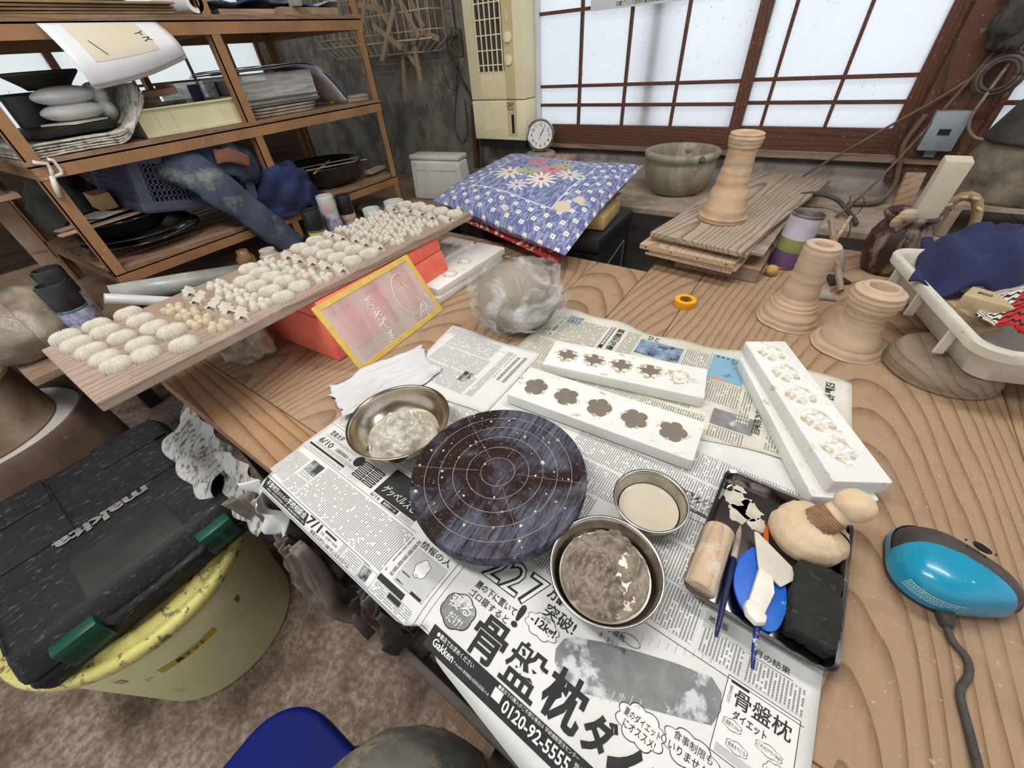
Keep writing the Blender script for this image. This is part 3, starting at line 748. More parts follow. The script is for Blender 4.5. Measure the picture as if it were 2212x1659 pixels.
def mould(label, L, W, H, loc, rz, motifs):
    t = thing('plaster_mould', label, 'mould', loc, (0, 0, R(rz)))
    G().prism(rrect(-L / 2, L / 2, -W / 2, W / 2, .004, 3), 0, H).build('slab', m_plasterw, t, bevel=.0012, seg=2, smooth=True)
    for k, (kind, x, y, r_, a) in enumerate(motifs):
        G().prism(stainpoly(.0265, k * 1.7 + L), H - .0005, H + .0002).build('slip_stain', m_stain, t, (x, y, 0))
        if kind == 'plum': G().prism(lobes(5, r_, .30), H - .003, H + .0007).build('clay_filling', m_clay, t, (x, y, 0), (0, 0, R(a)), smooth='auto')
        elif kind == 'leaf': G().prism(leafpoly(r_), H - .003, H + .0007).build('clay_filling', m_clay, t, (x, y, 0), (0, 0, R(a)), smooth='auto')
        elif kind == 'maple': maplerelief().build('carved_leaf', m_plasterw, t, (x, y, H), (0, 0, R(a)), smooth=True)
        elif kind == 'orchid': orchid(0).build('carved_flower', m_plasterw, t, (x, y, H), (0, 0, R(a)), smooth=True)
        elif kind == 'five':
            g = G()
            for q in range(5): ellip(g, (.008 * math.cos(q * 1.2566 + .3), .008 * math.sin(q * 1.2566 + .3), 0), (.0075, .0065, .004), q * 1.2566 + .3)
            g.build('carved_flower', m_plasterw, t, (x, y, H), (0, 0, R(a)), smooth=True)
    return t
mould('long white plaster mould with five plum blossom hollows filled with grey clay', .352, .096, .025, (-.166, .508, .7045), 1.2,
      [('plum', -.134 + .0665 * k, -.003 + .001 * k, .024, 20 + 33 * k) for k in range(5)])
mould('plaster mould with four clay filled leaf hollows and one empty carved leaf', .322, .092, .024, (-.172, .643, .7050), 8.4,
      [('leaf', -.120 + .0585 * k, .0 + .001 * k, .024, -6 + 5 * k) for k in range(4)] + [('maple', .112, .002, .02, -8)])
mould('plain lower plaster mould under the orchid mould by the steel tray', .332, .088, .025, (.139, .650, .7045), -64.5, [])
mould('upper plaster mould with five empty carved orchid flowers by the steel tray', .342, .078, .026, (.141, .668, .7300), -62.5,
      [('orchid', -.130 + .057 * k + .004 * k, -.002, .02, 68) for k in range(5)])
mould('lowest plaster mould of the pile behind the red foam box', .33, .11, .020, (-.90, .85, .7003), 88, [])
mould('plaster mould with small carved flowers at the front of the pile behind the red box', .33, .115, .022, (-.79, .885, .7205), 88, [('five', -.07, -.02, .02, 10), ('five', -.07, .025, .02, 40), ('five', .02, .0, .02, 40)])
mould('low plaster mould underneath the front of the pile behind the red box', .33, .115, .0195, (-.792, .875, .7005), 89.5, [])
mould('plaster mould with carved flowers at the rear of the pile behind the red box', .33, .11, .030, (-.905, .87, .7210), 87, [('five', .02, -.03, .02, 0), ('five', .05, .02, .02, 30), ('five', .11, -.01, .02, 50)])

# --- clay in a plastic bag
s = NT('clear_bag')
s.setp(base=(.95, .96, .99, 1), rough=.18, spec=.6)
v_ = s.coords('Object', (1, 1, 1)); fz = s.step(s.noise(v_, 9, 4, .6, .8), .47, .64)
s.setp(alpha=s.math('ADD', s.math('MULTIPLY', fz, .50), .05)); s.bump(s.noise(v_, 30, 5, .65, 1.6), 1.0, .012)
m_bag = s.m
cb = thing('clay_bag', 'lump of grey clay in a clear plastic bag on the far newspaper', 'clay', (-.475, .725, .7045))
def lump(rx, ry, rz, amp, fr, seed, n=40, m=22, flat=.25):
    g = G(); vs = []; fs = []
    for j in range(m + 1):
        f = -PI / 2 + PI * j / m
        for i in range(n):
            a = 2 * PI * i / n
            d = Vector((math.cos(a) * math.cos(f), math.sin(a) * math.cos(f), math.sin(f)))
            k = 1 + amp * fbm(d.x * fr + seed, d.y * fr, d.z * fr, 3)
            vs.append((d.x * rx * k, d.y * ry * k, max(d.z * rz * k, -rz * (1 - flat))))
    for j in range(m):
        for i in range(n): fs.append((j * n + i, j * n + (i + 1) % n, (j + 1) * n + (i + 1) % n, (j + 1) * n + i))
    return g.add(vs, fs)
lump(.098, .082, .085, .05, 1.2, 2.0, flat=.18).build('clay_lump', M('bagged_clay', (150, 139, 122), (134, 123, 107), 14, .6, bump=.2, bscale=30), cb, (0, 0, .0712), (0, 0, R(30)), smooth=True)
lump(.120, .098, .092, .17, 2.6, 4.0, 72, 44, .16).build('plastic_bag', m_bag, cb, (.006, .002, .0775), (0, 0, R(30)), smooth=True)

# --- yellow tape roll
tp = thing('tape_roll', 'roll of yellow vinyl tape lying on the bare planks', 'tape', (-.130, .998, .7))
G().lathe([(.0155, 0), (.0265, 0), (.027, .0008), (.027, .0175), (.0265, .018), (.0155, .018)], 48, closed=True).build('tape', M('yellow_vinyl', (246, 176, 26), (236, 160, 14), 8, .35), tp, smooth='auto')
G().lathe([(.0135, .0004), (.0154, .0004), (.0154, .0176), (.0135, .0176)], 40, closed=True).build('core', M('tape_core', (206, 150, 60), (90, 64, 30), 160, .7), tp, smooth='auto')

# --- steel tray and its tools
m_tray = M('tray_steel', (168, 168, 170), (120, 120, 124), 6, .16, 1.0, dust=((206, 206, 204), .64, .70, 24))
tr = thing('steel_tray', 'shallow rectangular steel tray of clay tools with dried slip in its corner', 'tray', (.1325, .366, .7045), (0, 0, R(-4.0)))
def traysect(off, z, r): return [(x, y, z) for x, y in rrect(-.079 + off, .079 - off, -.1065 + off, .1065 - off, r, 5)]
loops = [traysect(.000, .0225, .014), traysect(-.0025, .0235, .016), traysect(-.003, .0222, .016), traysect(.0005, .0210, .013), traysect(.006, .001, .012), traysect(.008, 0, .012)]
outer = [traysect(.0015, .0222, .0135), traysect(.0075, .0022, .012)]
g = G(); n = len(loops[0])
seq = [loops[5], loops[4], loops[3], loops[2], loops[1], outer[0], outer[1]]
for L_ in seq: g.v += [Vector(p) for p in L_]
for k in range(len(seq) - 1):
    for i in range(n): g.f.append([k * n + i, k * n + (i + 1) % n, (k + 1) * n + (i + 1) % n, (k + 1) * n + i]); g.mi.append(0)
g.f.append(list(range(n))); g.mi.append(0); g.f.append([(len(seq) - 1) * n + i for i in range(n)]); g.mi.append(0)
g.build('tray_body', m_tray, tr, smooth='auto', fix=True)
for k, (x, y, q) in enumerate(((-.052, .075, .019), (-.034, .064, .015), (-.045, .050, .013), (-.020, .045, .012), (-.055, .093, .010))):
    G().prism([(q * (1 + .6 * vnoise(math.cos(a) * 2.5 + k, math.sin(a) * 2.5, k)) * math.cos(a), q * (1 + .6 * vnoise(math.cos(a) * 2.5, math.sin(a) * 2.5 + k, 3)) * math.sin(a)) for a in [2 * PI * i / 26 for i in range(26)]], .0022, .0030).build('dried_slip', m_crumb, tr, (x, y, 0))
TZ = .7068
ro = thing('wooden_roller', 'short pale wooden cylinder dusted with clay lying at the left side of the tray', 'roller', (.0665, .318, TZ + .0195), (0, 0, R(-4)))
G().lathe([(0, -.048), (.0165, -.048), (.0185, -.046), (.0185, .046), (.0165, .048), (0, .048)], 40).build('cylinder', WOOD('roller_wood', (206, 180, 152), (176, 146, 118), 120, 'z', dusty=((224, 214, 200), .5, .7, 30)), ro, rot=(R(-90), 0, 0), smooth='auto')
def brush(label, p0, p1, r_, tipc, m_h):
    p0 = Vector(p0); p1 = Vector(p1); t = thing('paint_brush', label, 'brush', p0)
    d = (p1 - p0); L = d.length; d.normalize()
    G().tube([d * 0, d * (.1 * L), d * (.5 * L), d * (.66 * L)], [r_ * .45, r_ * .7, r_, r_ * .95], 12).build('handle', m_h, t, smooth=True)
    G().tube([d * (.655 * L), d * (.84 * L)], [r_ * .98, r_ * 1.02], 12).build('ferrule', M('brush_ferrule', (196, 186, 170), (150, 140, 126), 50, .5), t, smooth=True)
    G().tube([d * (.835 * L), d * (.92 * L), d * L], [r_ * .95, r_ * .8, r_ * .3], 12).build('bristles', tipc, t, smooth=True)
m_navyh = M('navy_lacquer', (26, 34, 88), (16, 22, 60), 20, .35, dust=((170, 180, 200), .64, .7, 90))
m_bluewh = M('slip_spattered_blue_lacquer', (36, 54, 120), (20, 30, 78), 20, .4, dust=((206, 212, 222), .52, .58, 60))
brush('navy brush with a clay stained tip lying beside the wooden cylinder across the tray edge', (.0905, .226, .7318), (.095, .396, .7125), .0042, M('stained_bristle', (190, 168, 144), (160, 130, 104), 90, .9), m_navyh)
brush('slip spattered blue brush with an orange tip lying under the plastic knife', (.129, .214, .7318), (.1265, .418, .7115), .0042, M('orange_bristle', (214, 104, 28), (180, 84, 24), 90, .9), m_bluewh)
ribp = smoothpath([(.112, .366, 0), (.100, .340, 0), (.098, .305, 0), (.108, .280, 0), (.128, .264, 0), (.147, .268, 0), (.156, .300, 0), (.152, .335, 0), (.134, .352, 0), (.122, .367, 0)], 5)
rb = G().prism([(p.x - .127, p.y - .315) for p in ribp], 0, .0045).build('rubber_rib', M('blue_rubber', (22, 92, 196), (30, 104, 206), 9, .45, dust=((120, 168, 226), .62, .72, 50)), None, (.127, .315, .7186), (R(-3.5), 0, 0), smooth=True, bevel=.001)
tag(rb, 'blue oval rubber rib lying in the tray under the plastic knife', 'rib')
kn = thing('plastic_knife', 'white plastic trimming knife with an angled blade lying on the blue rib', 'knife', (.127, .312, .7250), (R(-3), 0, 0))
m_wpl = M('white_plastic', (238, 235, 226), (222, 216, 204), 20, .5, dust=((196, 186, 170), .62, .72, 40))
G().prism([(-.017, .076), (-.013, .077), (.030, .046), (.034, .030), (.020, .011), (.007, .018), (-.006, .023)], .0005, .0035).build('blade', M('grey_plastic', (214, 208, 196), (196, 188, 174), 18, .5), kn, bevel=.0008)
G().prism([(-.006, .024), (.010, .019), (.014, -.003), (.004, -.045), (-.014, -.042), (-.010, -.01)], 0, .008, inset=.06).build('handle', m_wpl, kn, bevel=.0015, smooth=True)
G().prism(smoothpath([(-.015, -.030, 0), (.000, -.030, 0), (.008, -.042, 0), (.004, -.052, 0), (-.010, -.050, 0), (-.017, -.042, 0)], 4) and [(-.015, -.028), (-.004, -.026), (.009, -.039), (.008, -.048), (-.002, -.054), (-.013, -.048), (-.017, -.038)], .003, .012, inset=.12).build('hook', m_wpl, kn, bevel=.002, smooth=True)
# cloth pounce
m_linen = M('pale_linen', (222, 200, 168), (204, 178, 144), 22, .9, bump=.5, bscale=90, dust=((178, 146, 110), .58, .74, 30))
pn = thing('cloth_pounce', 'beige cloth pounce with a knobbed handle bound by string in the tray', 'pounce', (.170, .419, TZ))
def pad(a_, b_):
    a = 2 * PI * a_; f = b_
    fold = 1 + .22 * (abs(math.sin(a * 6.5 + 2 * vnoise(a * 2, 1))) ** .5 - .8) * max(0, f - .25) * 1.6 + .05 * vnoise(math.cos(a) * 2, math.sin(a) * 2, f * 2)
    prof = [(.0, 0), (.030, .0008), (.043, .010), (.0445, .022), (.040, .034), (.029, .044), (.018, .050), (.0145, .054)]
    x = f * (len(prof) - 1); i = min(int(x), len(prof) - 2); t = x - i; t = t * t * (3 - 2 * t) * .5 + t * .5
    r_ = prof[i][0] * (1 - t) + prof[i + 1][0] * t; z = prof[i][1] * (1 - t) + prof[i + 1][1] * t
    return (r_ * fold * math.cos(a), r_ * fold * math.sin(a), z)
G().grid(pad, 72, 24).build('pad', m_linen, pn, smooth=True)
hd = Vector((.034, .026, .050)).normalized()
G().tube([Vector((0, 0, .040)), Vector((0, 0, .040)) + hd * .018, Vector((0, 0, .040)) + hd * .040], [.0185, .0165, .0150], 20).build('neck', m_linen, pn, smooth=True)
for k in range(9):
    c = Vector((0, 0, .042)) + hd * (.004 + .0027 * k); u1 = hd.orthogonal().normalized(); u2 = hd.cross(u1)
    pth = [c + (u1 * math.cos(a) + u2 * math.sin(a)) * (.0188 - .00022 * k) for a in [2 * PI * i / 20 for i in range(21)]]
    G().tube(pth, .0014, 6).build('string_turn', M('brown_string', (176, 136, 106), (140, 104, 80), 60, .8), pn, smooth=True)
lump(.0215, .0215, .020, .05, 2.2, 3, 28, 16, 0).build('knob', m_linen, pn, tuple(Vector((0, 0, .040)) + hd * .052), smooth=True)
# sponge
def roundbox(g, sx, sy, sz, amp=.0, fr=60, n=8, seed=0):
    for ax in range(3):
        for sg in (-1, 1):
            def f(a, b, ax=ax, sg=sg):
                p = [0, 0, 0]; p[ax] = sg; p[(ax + 1) % 3] = (a * 2 - 1) * sg; p[(ax + 2) % 3] = b * 2 - 1
                v = Vector((p[0] * sx, p[1] * sy, p[2] * sz))
                rr = min(sx, sy, sz) * .25
                c = Vector((max(-sx + rr, min(sx - rr, v.x)), max(-sy + rr, min(sy - rr, v.y)), max(-sz + rr, min(sz - rr, v.z))))
                d = v - c
                if d.length > 1e-9: v = c + d.normalized() * rr
                k = amp * fbm(v.x * fr + seed, v.y * fr, v.z * fr, 2)
                return v + (d.normalized() if d.length > 1e-9 else Vector()) * k
            g.grid(f, n, n)
    return g
sp_ = roundbox(G(), .0235, .047, .016, .0025, 90, 14).build('sponge', M('charcoal_sponge', (58, 56, 50), (40, 39, 36), 30, .98, bump=1.0, bscale=380, bdist=.004, dust=((96, 94, 84), .58, .75, 60)), None, (.181, .322, TZ + .0165), (0, 0, R(-2)), smooth=True)
tag(sp_, 'charcoal grey block sponge lying in the near right corner of the tray', 'sponge')

# --- turquoise sander and its cable
m_teal = M('turquoise_plastic', (24, 150, 186), (18, 136, 172), 6, .28, dust=((206, 204, 190), .665, .69, 34), coat=.3)
m_blackpl = M('black_plastic', (56, 52, 50), (74, 68, 64), 14, .6, dust=((128, 116, 104), .56, .75, 20))
sd = thing('palm_sander', 'turquoise palm sander with a dusty black grille at the right edge of the table', 'sander', (.318, .455, .70), (0, 0, R(10)))
def sh(a, k=1.0):   # rounded-triangle plan
    r_ = .062 * (1 + .10 * math.cos(3 * a + .6)) * k
    return (r_ * math.cos(a), r_ * .88 * math.sin(a))
N = 56
def shell(zs, ks, sx=(0, 0)):
    g = G(); vs = []; fs = []
    for j, (z, k) in enumerate(zip(zs, ks)):
        for i in range(N):
            x, y = sh(2 * PI * i / N, k); vs.append((x + sx[0] * z, y + sx[1] * z, z))
    for j in range(len(zs) - 1):
        for i in range(N): fs.append((j * N + i, j * N + (i + 1) % N, (j + 1) * N + (i + 1) % N, (j + 1) * N + i))
    fs.append(tuple(range(N - 1, -1, -1))); fs.append(tuple((len(zs) - 1) * N + i for i in range(N)))
    return g.add(vs, fs)
shell([0, .002, .010, .012], [.93, .99, .99, .95]).build('base_pad', m_blackpl, sd, smooth='auto')
def hull(a, k):
    """point on the sander's domed housing: angle a, level k 0..1"""
    z = .011 + .0465 * math.sin(k * PI / 2) ** 1.1; q = math.cos(k * PI / 2) ** .5
    X, Y = sh(a, q)
    return Vector((X - .1 * z, Y - .25 * z, z))
def hullpart(test, off):
    g = G(); na, nk = 240, 90
    vs = []
    for j in range(nk + 1):
        for i in range(na):
            p = hull(2 * PI * i / na, j / nk); vs.append(p + (Vector((p.x, p.y, p.z * .8)).normalized() * off))
    fs = []
    for j in range(nk):
        for i in range(na):
            c = hull(2 * PI * (i + .5) / na, (j + .5) / nk)
            if test(c): fs.append((j * na + i, j * na + (i + 1) % na, (j + 1) * na + (i + 1) % na, (j + 1) * na + i))
    used = sorted({i for f in fs for i in f}); mp = {u: k for k, u in enumerate(used)}
    return g.add([vs[u] for u in used], [[mp[i] for i in f] for f in fs])
def back(c): return c.x * .38 + c.y * .92 > -.004 - 6.0 * (c.x * .92 - c.y * .38 + .004) ** 2 and c.z > .0225
hullpart(lambda c: not back(c), .0006).build('housing', m_teal, sd, smooth=True)
hullpart(back, -.0012).build('grille_cover', m_blackpl, sd, smooth=True)
G().lathe([(.0, .0), (.007, 0), (.009, .0016), (.0085, .003), (.005, .001), (0, .001)], 20).build('vent_hole', M('hole_black', (16, 15, 15), rough=.9), sd, (.022, .018, .0515), (R(-18), R(14), 0), smooth=True)
for k in range(5):
    a = k * 1.15; G().lathe([(0, 0), (.0014, 0), (.0012, .0006), (0, .0007)], 8).build('small_vent', MATS['hole_black'], sd, (.022 + .016 * math.cos(a), .018 + .012 * math.sin(a), .0505 - .006 * math.cos(a) * .5 - .003 * math.sin(a)))
g = G()
for k in range(4):      # rows of print too small to read
    x = 0.0
    while x < .040 - .004 * k:
        wd_ = .0010 + .0010 * hsh(x * 900, k); vs = [(x, 0), (x + wd_, 0), (x + wd_, .0018), (x, .0018)]
        g.add([hull(R(216) + p * 22, .34 - .055 * k + q * 22) + Vector((-.57, -.75, .35)) * .0014 for p, q in vs], [(0, 1, 2, 3)]); x += wd_ + .0004
g.build('printed_notes', M('pale_print', (150, 205, 216), rough=.5), sd, fix=False)['kind'] = 'stuff'
G().tube([(-.012, -.050, .010), (-.014, -.062, .010), (-.015, -.072, .008)], [.0095, .0085, .006], 14).build('strain_relief', m_blackpl, sd, smooth=True)
cabp = smoothpath([(-.015, -.070, .008), (-.012, -.085, .005), (-.004, -.100, .0042), (-.008, -.118, .0042), (-.022, -.140, .0042), (-.026, -.175, .0042), (-.030, -.220, .0042), (-.038, -.30, .0042), (-.040, -.330, .0042), (-.045, -.375, .004), (-.05, -.42, -.03), (-.05, -.43, -.25)], 6)
G().tube(cabp, .0038, 10).build('power_cable', M('black_rubber', (58, 54, 52), (80, 74, 68), 40, .7), sd, smooth=True)

# --- red foam box, cling-film frame, ornament board
m_red = M('red_polystyrene', (248, 128, 104), (238, 108, 84), 22, .75, bump=.15, bscale=200, dust=((240, 160, 140), .62, .8, 14))
rx = thing('foam_box', 'red polystyrene foam box under the ornament board', 'box', (-.965, .61, .70), (0, 0, R(1.5)))
G().frustum((-.180, .180, -.228, .228), (-.168, .168, -.216, .216), 0, .105).build('body', m_red, rx, bevel=.006, smooth=True)
G().frustum((-.1675, .1675, -.2155, .2155), (-.164, .164, -.212, .212), .1055, .1455).build('lid', m_red, rx, bevel=.006, smooth=True)
G().box(.1705, .1765, -.05, .07, .030, .075).build('label_recess', M('pale_red_patch', (238, 142, 120), (228, 120, 98), 30, .7), rx)
fr = thing('film_frame', 'flat glass panel taped in yellow along its edges leaning on the red foam box', 'panel', (-.704, .538, .7005), (0, R(-31.5), R(2)))
s = NT('scratched_glass'); v_ = s.coords('Object', (1, 1, 1))
st_ = s.n('ShaderNodeMapping'); st_.inputs['Scale'].default_value = (200, 8, 1); st_.inputs['Rotation'].default_value = (0, 0, R(8)); s.l(s.n('ShaderNodeTexCoord').outputs['Object'], st_.inputs[0])
f_ = s.step(s.noise(st_.outputs[0], 2.5, 4), .4, .65)
s.setp(base=(.80, .74, .72, 1), rough=.25, alpha=s.math('ADD', s.math('MULTIPLY', f_, .24), .20))
m_glass = s.m
FW, FH = .152, .170   # half length, height up the slope
G().box(-.0015, .0015, -FW, FW, .0, FH).build('glass', m_glass, fr)
m_ytape = M('yellow_tape', (220, 190, 100), (206, 170, 76), 40, .6, bump=.3, bscale=60)
for nm, (y0, y1, z0, z1) in {'a': (-FW - .002, -FW + .012, -.001, FH + .002), 'b': (FW - .012, FW + .002, -.001, FH + .002), 'c': (-FW + .012, FW - .012, -.001, .012), 'd': (-FW + .012, FW - .012, FH - .012, FH + .002)}.items():
    G().box(-.0024, .0024, y0, y1, z0, z1).build('tape_edge', m_ytape, fr, bevel=.0008)
# drawing scratched on the glass
m_scr = M('white_scratch', (240, 236, 230), rough=.7)
def scr(pts, r_=.0006): G().tube([(.0021, y, z) for y, z in pts], r_, 5).build('scratched_line', m_scr, fr)
scr([(.085 + .042 * math.cos(R(a)), .085 + .058 * math.sin(R(a))) for a in range(60, 300, 12)] + [(.10, .012)])
scr([(.11, .03), (.118, .06), (.10, .10)], .0005)
for k in range(8): scr([(.118 - .008 * k, .022 + .002 * k), (.105 - .006 * k, .065), (.092 - .004 * k, .115 + .006 * math.sin(k * 2))], .0005)
for k in range(6): scr([(.075 + .008 * k, .018), (.090 + .004 * k, .04 + .005 * (k % 3)), (.10, .045)], .0005)
for k in range(26): scr([(-.03 + .012 * fbm(k, 1) , .015 + .0045 * k), (-.028 + .012 * fbm(k, 2), .018 + .0045 * k)], .0011)

m_board = WOOD('ornament_board_wood', (166, 144, 128), (116, 97, 85), 85, 'y', taper=.03, dusty=((186, 170, 158), .55, .85, 10), pith=.04, bump=.3)
ob = G().box(-.150, .150, -.485, .485, -.021, 0).build('ornament_board', m_board, None, (-.955, .497, .8675), (0, 0, R(-1.2)), bevel=.003)
tag(ob, 'long grey brown board covered with small cream clay ornaments, resting on the red foam box', 'board')
m_orn = M('cream_bisque', (206, 200, 186), (190, 183, 168), 40, .85, bump=.15, bscale=200)
m_orn2 = M('beige_bisque', (200, 186, 160), (184, 168, 142), 40, .85, bump=.15, bscale=200)
def chrys():
    g = G(); n = 90; vs = [(0, 0, .0135)]; fs = []
    for j, (q, z, d) in enumerate(((.10, .0125, 0), (.20, .0145, .0), (.45, .0150, .5), (.72, .0125, .9), (.92, .0080, 1.0), (1.0, .0035, 1.0), (1.0, 0, 1.0))):
        for i in range(n):
            a = 2 * PI * i / n; rib = math.cos(a * 18)
            rib = abs(rib) ** .6 * (1 if rib > 0 else -1)
            k = 1 + .075 * d * rib
            vs.append((.0243 * q * k * math.cos(a), .0243 * q * k * math.sin(a), max(0, z + (.0019 * d * rib if j < 5 else 0))))
    for i in range(n): fs.append((0, 1 + i, 1 + (i + 1) % n))
    for j in range(6):
        for i in range(n): a = 1 + j * n + i; b = 1 + j * n + (i + 1) % n; fs.append((a, a + n, b + n, b))
    return g.add(vs, fs)
def plum():
    g = G()
    for q in range(5): ellip(g, (.0142 * math.cos(q * 1.2566), .0142 * math.sin(q * 1.2566), 0), (.0092, .0084, .0125), q * 1.2566, 12, 5)
    ellip(g, (0, 0, .002), (.0075, .0075, .0065), 0, 8, 3)
    return g
def fan():
    """folded-leaf ornament: a creased bar with notched ends"""
    g = G(); P = [(-.030, -.002), (-.022, -.013), (-.010, -.009), (-.003, -.014), (.009, -.010), (.015, -.015), (.030, -.006), (.023, .002), (.028, .011), (.012, .008), (.004, .014), (-.006, .008), (-.018, .013), (-.021, .004)]
    g.prism(P, 0, .0065, inset=.10)
    def crease(a, b):
        x = -.026 + .052 * a; y = (-.009 + .018 * b) * (1 - .25 * abs(2 * a - 1))
        return (x, y, .0058 + .0052 * (1 - abs(2 * b - 1)) + .0022 * abs(math.sin(a * 13)) * (1 - abs(2 * b - 1) * .6))
    g.grid(crease, 22, 6)
    return g
mesh = {'c': chrys(), 'p': plum(), 'l': fan()}
proto = {}
ORN = [
 ('c', 'chrysanthemum', 'near end cluster', 'cream', [(-.136, -.436), (-.079, -.433), (-.022, -.427), (.033, -.422), (.077, -.419), (-.132, -.386), (-.083, -.386), (-.023, -.377), (.043, -.369), (.09, -.377), (-.124, -.332), (-.065, -.33), (-.003, -.328), (.049, -.316), (.121, -.325)]),
 ('p', 'plum blossom', 'beige row', 'beige', [(-.053, -.273), (.006, -.267), (.062, -.269), (.117, -.257)]),
 ('l', 'folded leaf', 'nearest leaf row', 'cream', [(-.104, -.217), (-.049, -.221), (.009, -.215), (.063, -.215), (.113, -.211)]),
 ('p', 'plum blossom', 'row beyond the nearest leaves', 'cream', [(-.084, -.166), (-.036, -.169), (.011, -.17), (.061, -.169), (.110, -.168)]),
 ('c', 'chrysanthemum', 'second cluster', 'cream', [(-.099, -.078), (-.045, -.08), (.006, -.08), (.058, -.078), (-.036, -.123), (.017, -.124), (.071, -.123), (.125, -.125), (.113, -.077)]),
 ('p', 'plum blossom', 'row at the board middle', 'cream', [(-.09, -.034), (-.038, -.031), (.02, -.034), (.074, -.031), (.126, -.024)]),
 ('l', 'folded leaf', 'middle leaf row', 'cream', [(-.078, .014), (-.028, .012), (.022, .02), (.074, .02), (.125, .025)]),
 ('c', 'chrysanthemum', 'third cluster', 'cream', [(-.096, .063), (-.099, .116), (-.048, .108), (-.041, .063), (.012, .068), (.064, .066), (.114, .070), (.008, .124), (.062, .120), (.118, .121)]),
 ('l', 'folded leaf', 'row before the dense crowd', 'cream', [(-.100, .164), (-.050, .160), (.003, .174), (.052, .166), (.104, .163)]),
 ('p', 'plum blossom', 'dense crowd', 'cream', [(-.112 + .047 * i + (.02 if j % 2 else 0), .214 + .036 * j) for j in range(5) for i in range(6) if not (i == 5 and j % 2)]),
 ('l', 'folded leaf', 'farthest leaf row', 'cream', [(-.105, .408), (-.04, .412), (.02, .406), (.078, .400), (.130, .404)]),
 ('c', 'chrysanthemum', 'far end row', 'cream', [(-.09, .457), (-.034, .461), (.018, .454), (.072, .452), (.127, .452)]),
]
ct, st0 = math.cos(R(-1.2)), math.sin(R(-1.2))
nth = ('first', 'second', 'third', 'fourth', 'fifth', 'sixth', 'seventh')
for kind, word, where, tone, spots in ORN:
    rows = []                                   # sort the cluster into rows, nearest row first
    for sp in sorted(spots, key=lambda q: q[1]):
        if rows and abs(rows[-1][0][1] - sp[1]) < .026: rows[-1].append(sp)
        else: rows.append([sp])
    for ri, row in enumerate(rows):
        for ci, (u, v) in enumerate(sorted(row)):
            if (kind, tone) not in proto:
                o = mesh[kind].build('clay_ornament', m_orn2 if tone == 'beige' else m_orn, smooth='auto')
                proto[(kind, tone)] = o
            else:
                o = proto[(kind, tone)].copy(); COL.objects.link(o)
            u2 = u - .010; v2 = v - .007
            o.location = (-.955 + u2 * ct - v2 * st0, .497 + u2 * st0 + v2 * ct, .8677)
            o.rotation_euler = (0, 0, R(-30 + random.uniform(-14, 14)) if kind == 'l' else random.uniform(0, 6.28))
            o.scale = [random.uniform(.95, 1.03) * (.92 if where.startswith('dense') else {'c': 1.0, 'p': 1.1, 'l': 1.12}[kind])] * 3
            rw = f'{nth[ri]} row, ' if len(rows) > 1 else ''
            tag(o, f'{tone} clay {word} of the {where}, {rw}{nth[ci]} from the rack side', 'ornament', f'{word} ornaments, {where}')

# --- thrown clay stands
m_terra = M('unfired_tan_clay', (204, 178, 152), (188, 163, 138), 9, .9, bump=.3, bscale=90, dust=((168, 150, 132), .50, .70, 10), stretch=(1, 1, 3))
m_terraA = M('smoked_tan_clay', (206, 178, 144), (184, 150, 118), 8, .9, bump=.3, bscale=90, dust=((152, 144, 134), .52, .66, 9), stretch=(1, 1, 2.5))
def stand(label, loc, prof, m, lean=(0, 0), mouth=.017):
    t = thing('clay_stand', label, 'clay stand', loc, (lean[1], lean[0], 0))
    H = prof[-1][1]; out = []
    for (r0, z0), (r1, z1) in zip(prof, prof[1:]):
        for i in range(6):
            k = i / 6; z = z0 + (z1 - z0) * k
            out.append((r0 + (r1 - r0) * (k * k * (3 - 2 * k)) + .0009 * math.sin(z * 620) + .0006 * math.sin(z * 1130), z))
    out.append(prof[-1])
    inn = [(prof[-1][0] - .006, H + .002), (mouth + .002, H + .001), (mouth, H - .004), (mouth * .95, H - .04), (0, H - .05)]
    G().lathe(out + inn, 48, wob=lambda a, z: 1 + .012 * vnoise(a * 1.2, z * 20) + (.03 * vnoise(a * 3, 2) if z < .012 else 0)).build('body', m, t, smooth=True)
    return t
stand('tall smoked tan clay stand with flared foot on the pile of planks', (-.137, 1.378, .8035), [(.066, 0), (.067, .012), (.063, .02), (.055, .06), (.044, .105), (.038, .15), (.0365, .185), (.042, .20), (.0445, .215), (.0425, .226)], m_terraA, (R(1.5), 0), .02)
stand('slim tan clay stand with a flared foot at the middle of the three', (.101, 1.035, .7003), [(.066, 0), (.064, .006), (.058, .02), (.049, .045), (.047, .048), (.0385, .07), (.034, .10), (.033, .14), (.034, .175), (.0325, .186)], m_terra, (R(2), 0), .017)
stand('squat tan clay stand with a bulging rounded mouth beside the white tub', (.219, .970, .7003), [(.066, 0), (.064, .005), (.055, .022), (.043, .05), (.036, .075), (.036, .09), (.043, .104), (.0455, .118), (.043, .133), (.032, .143)], m_terra, (R(2), 0), .022)

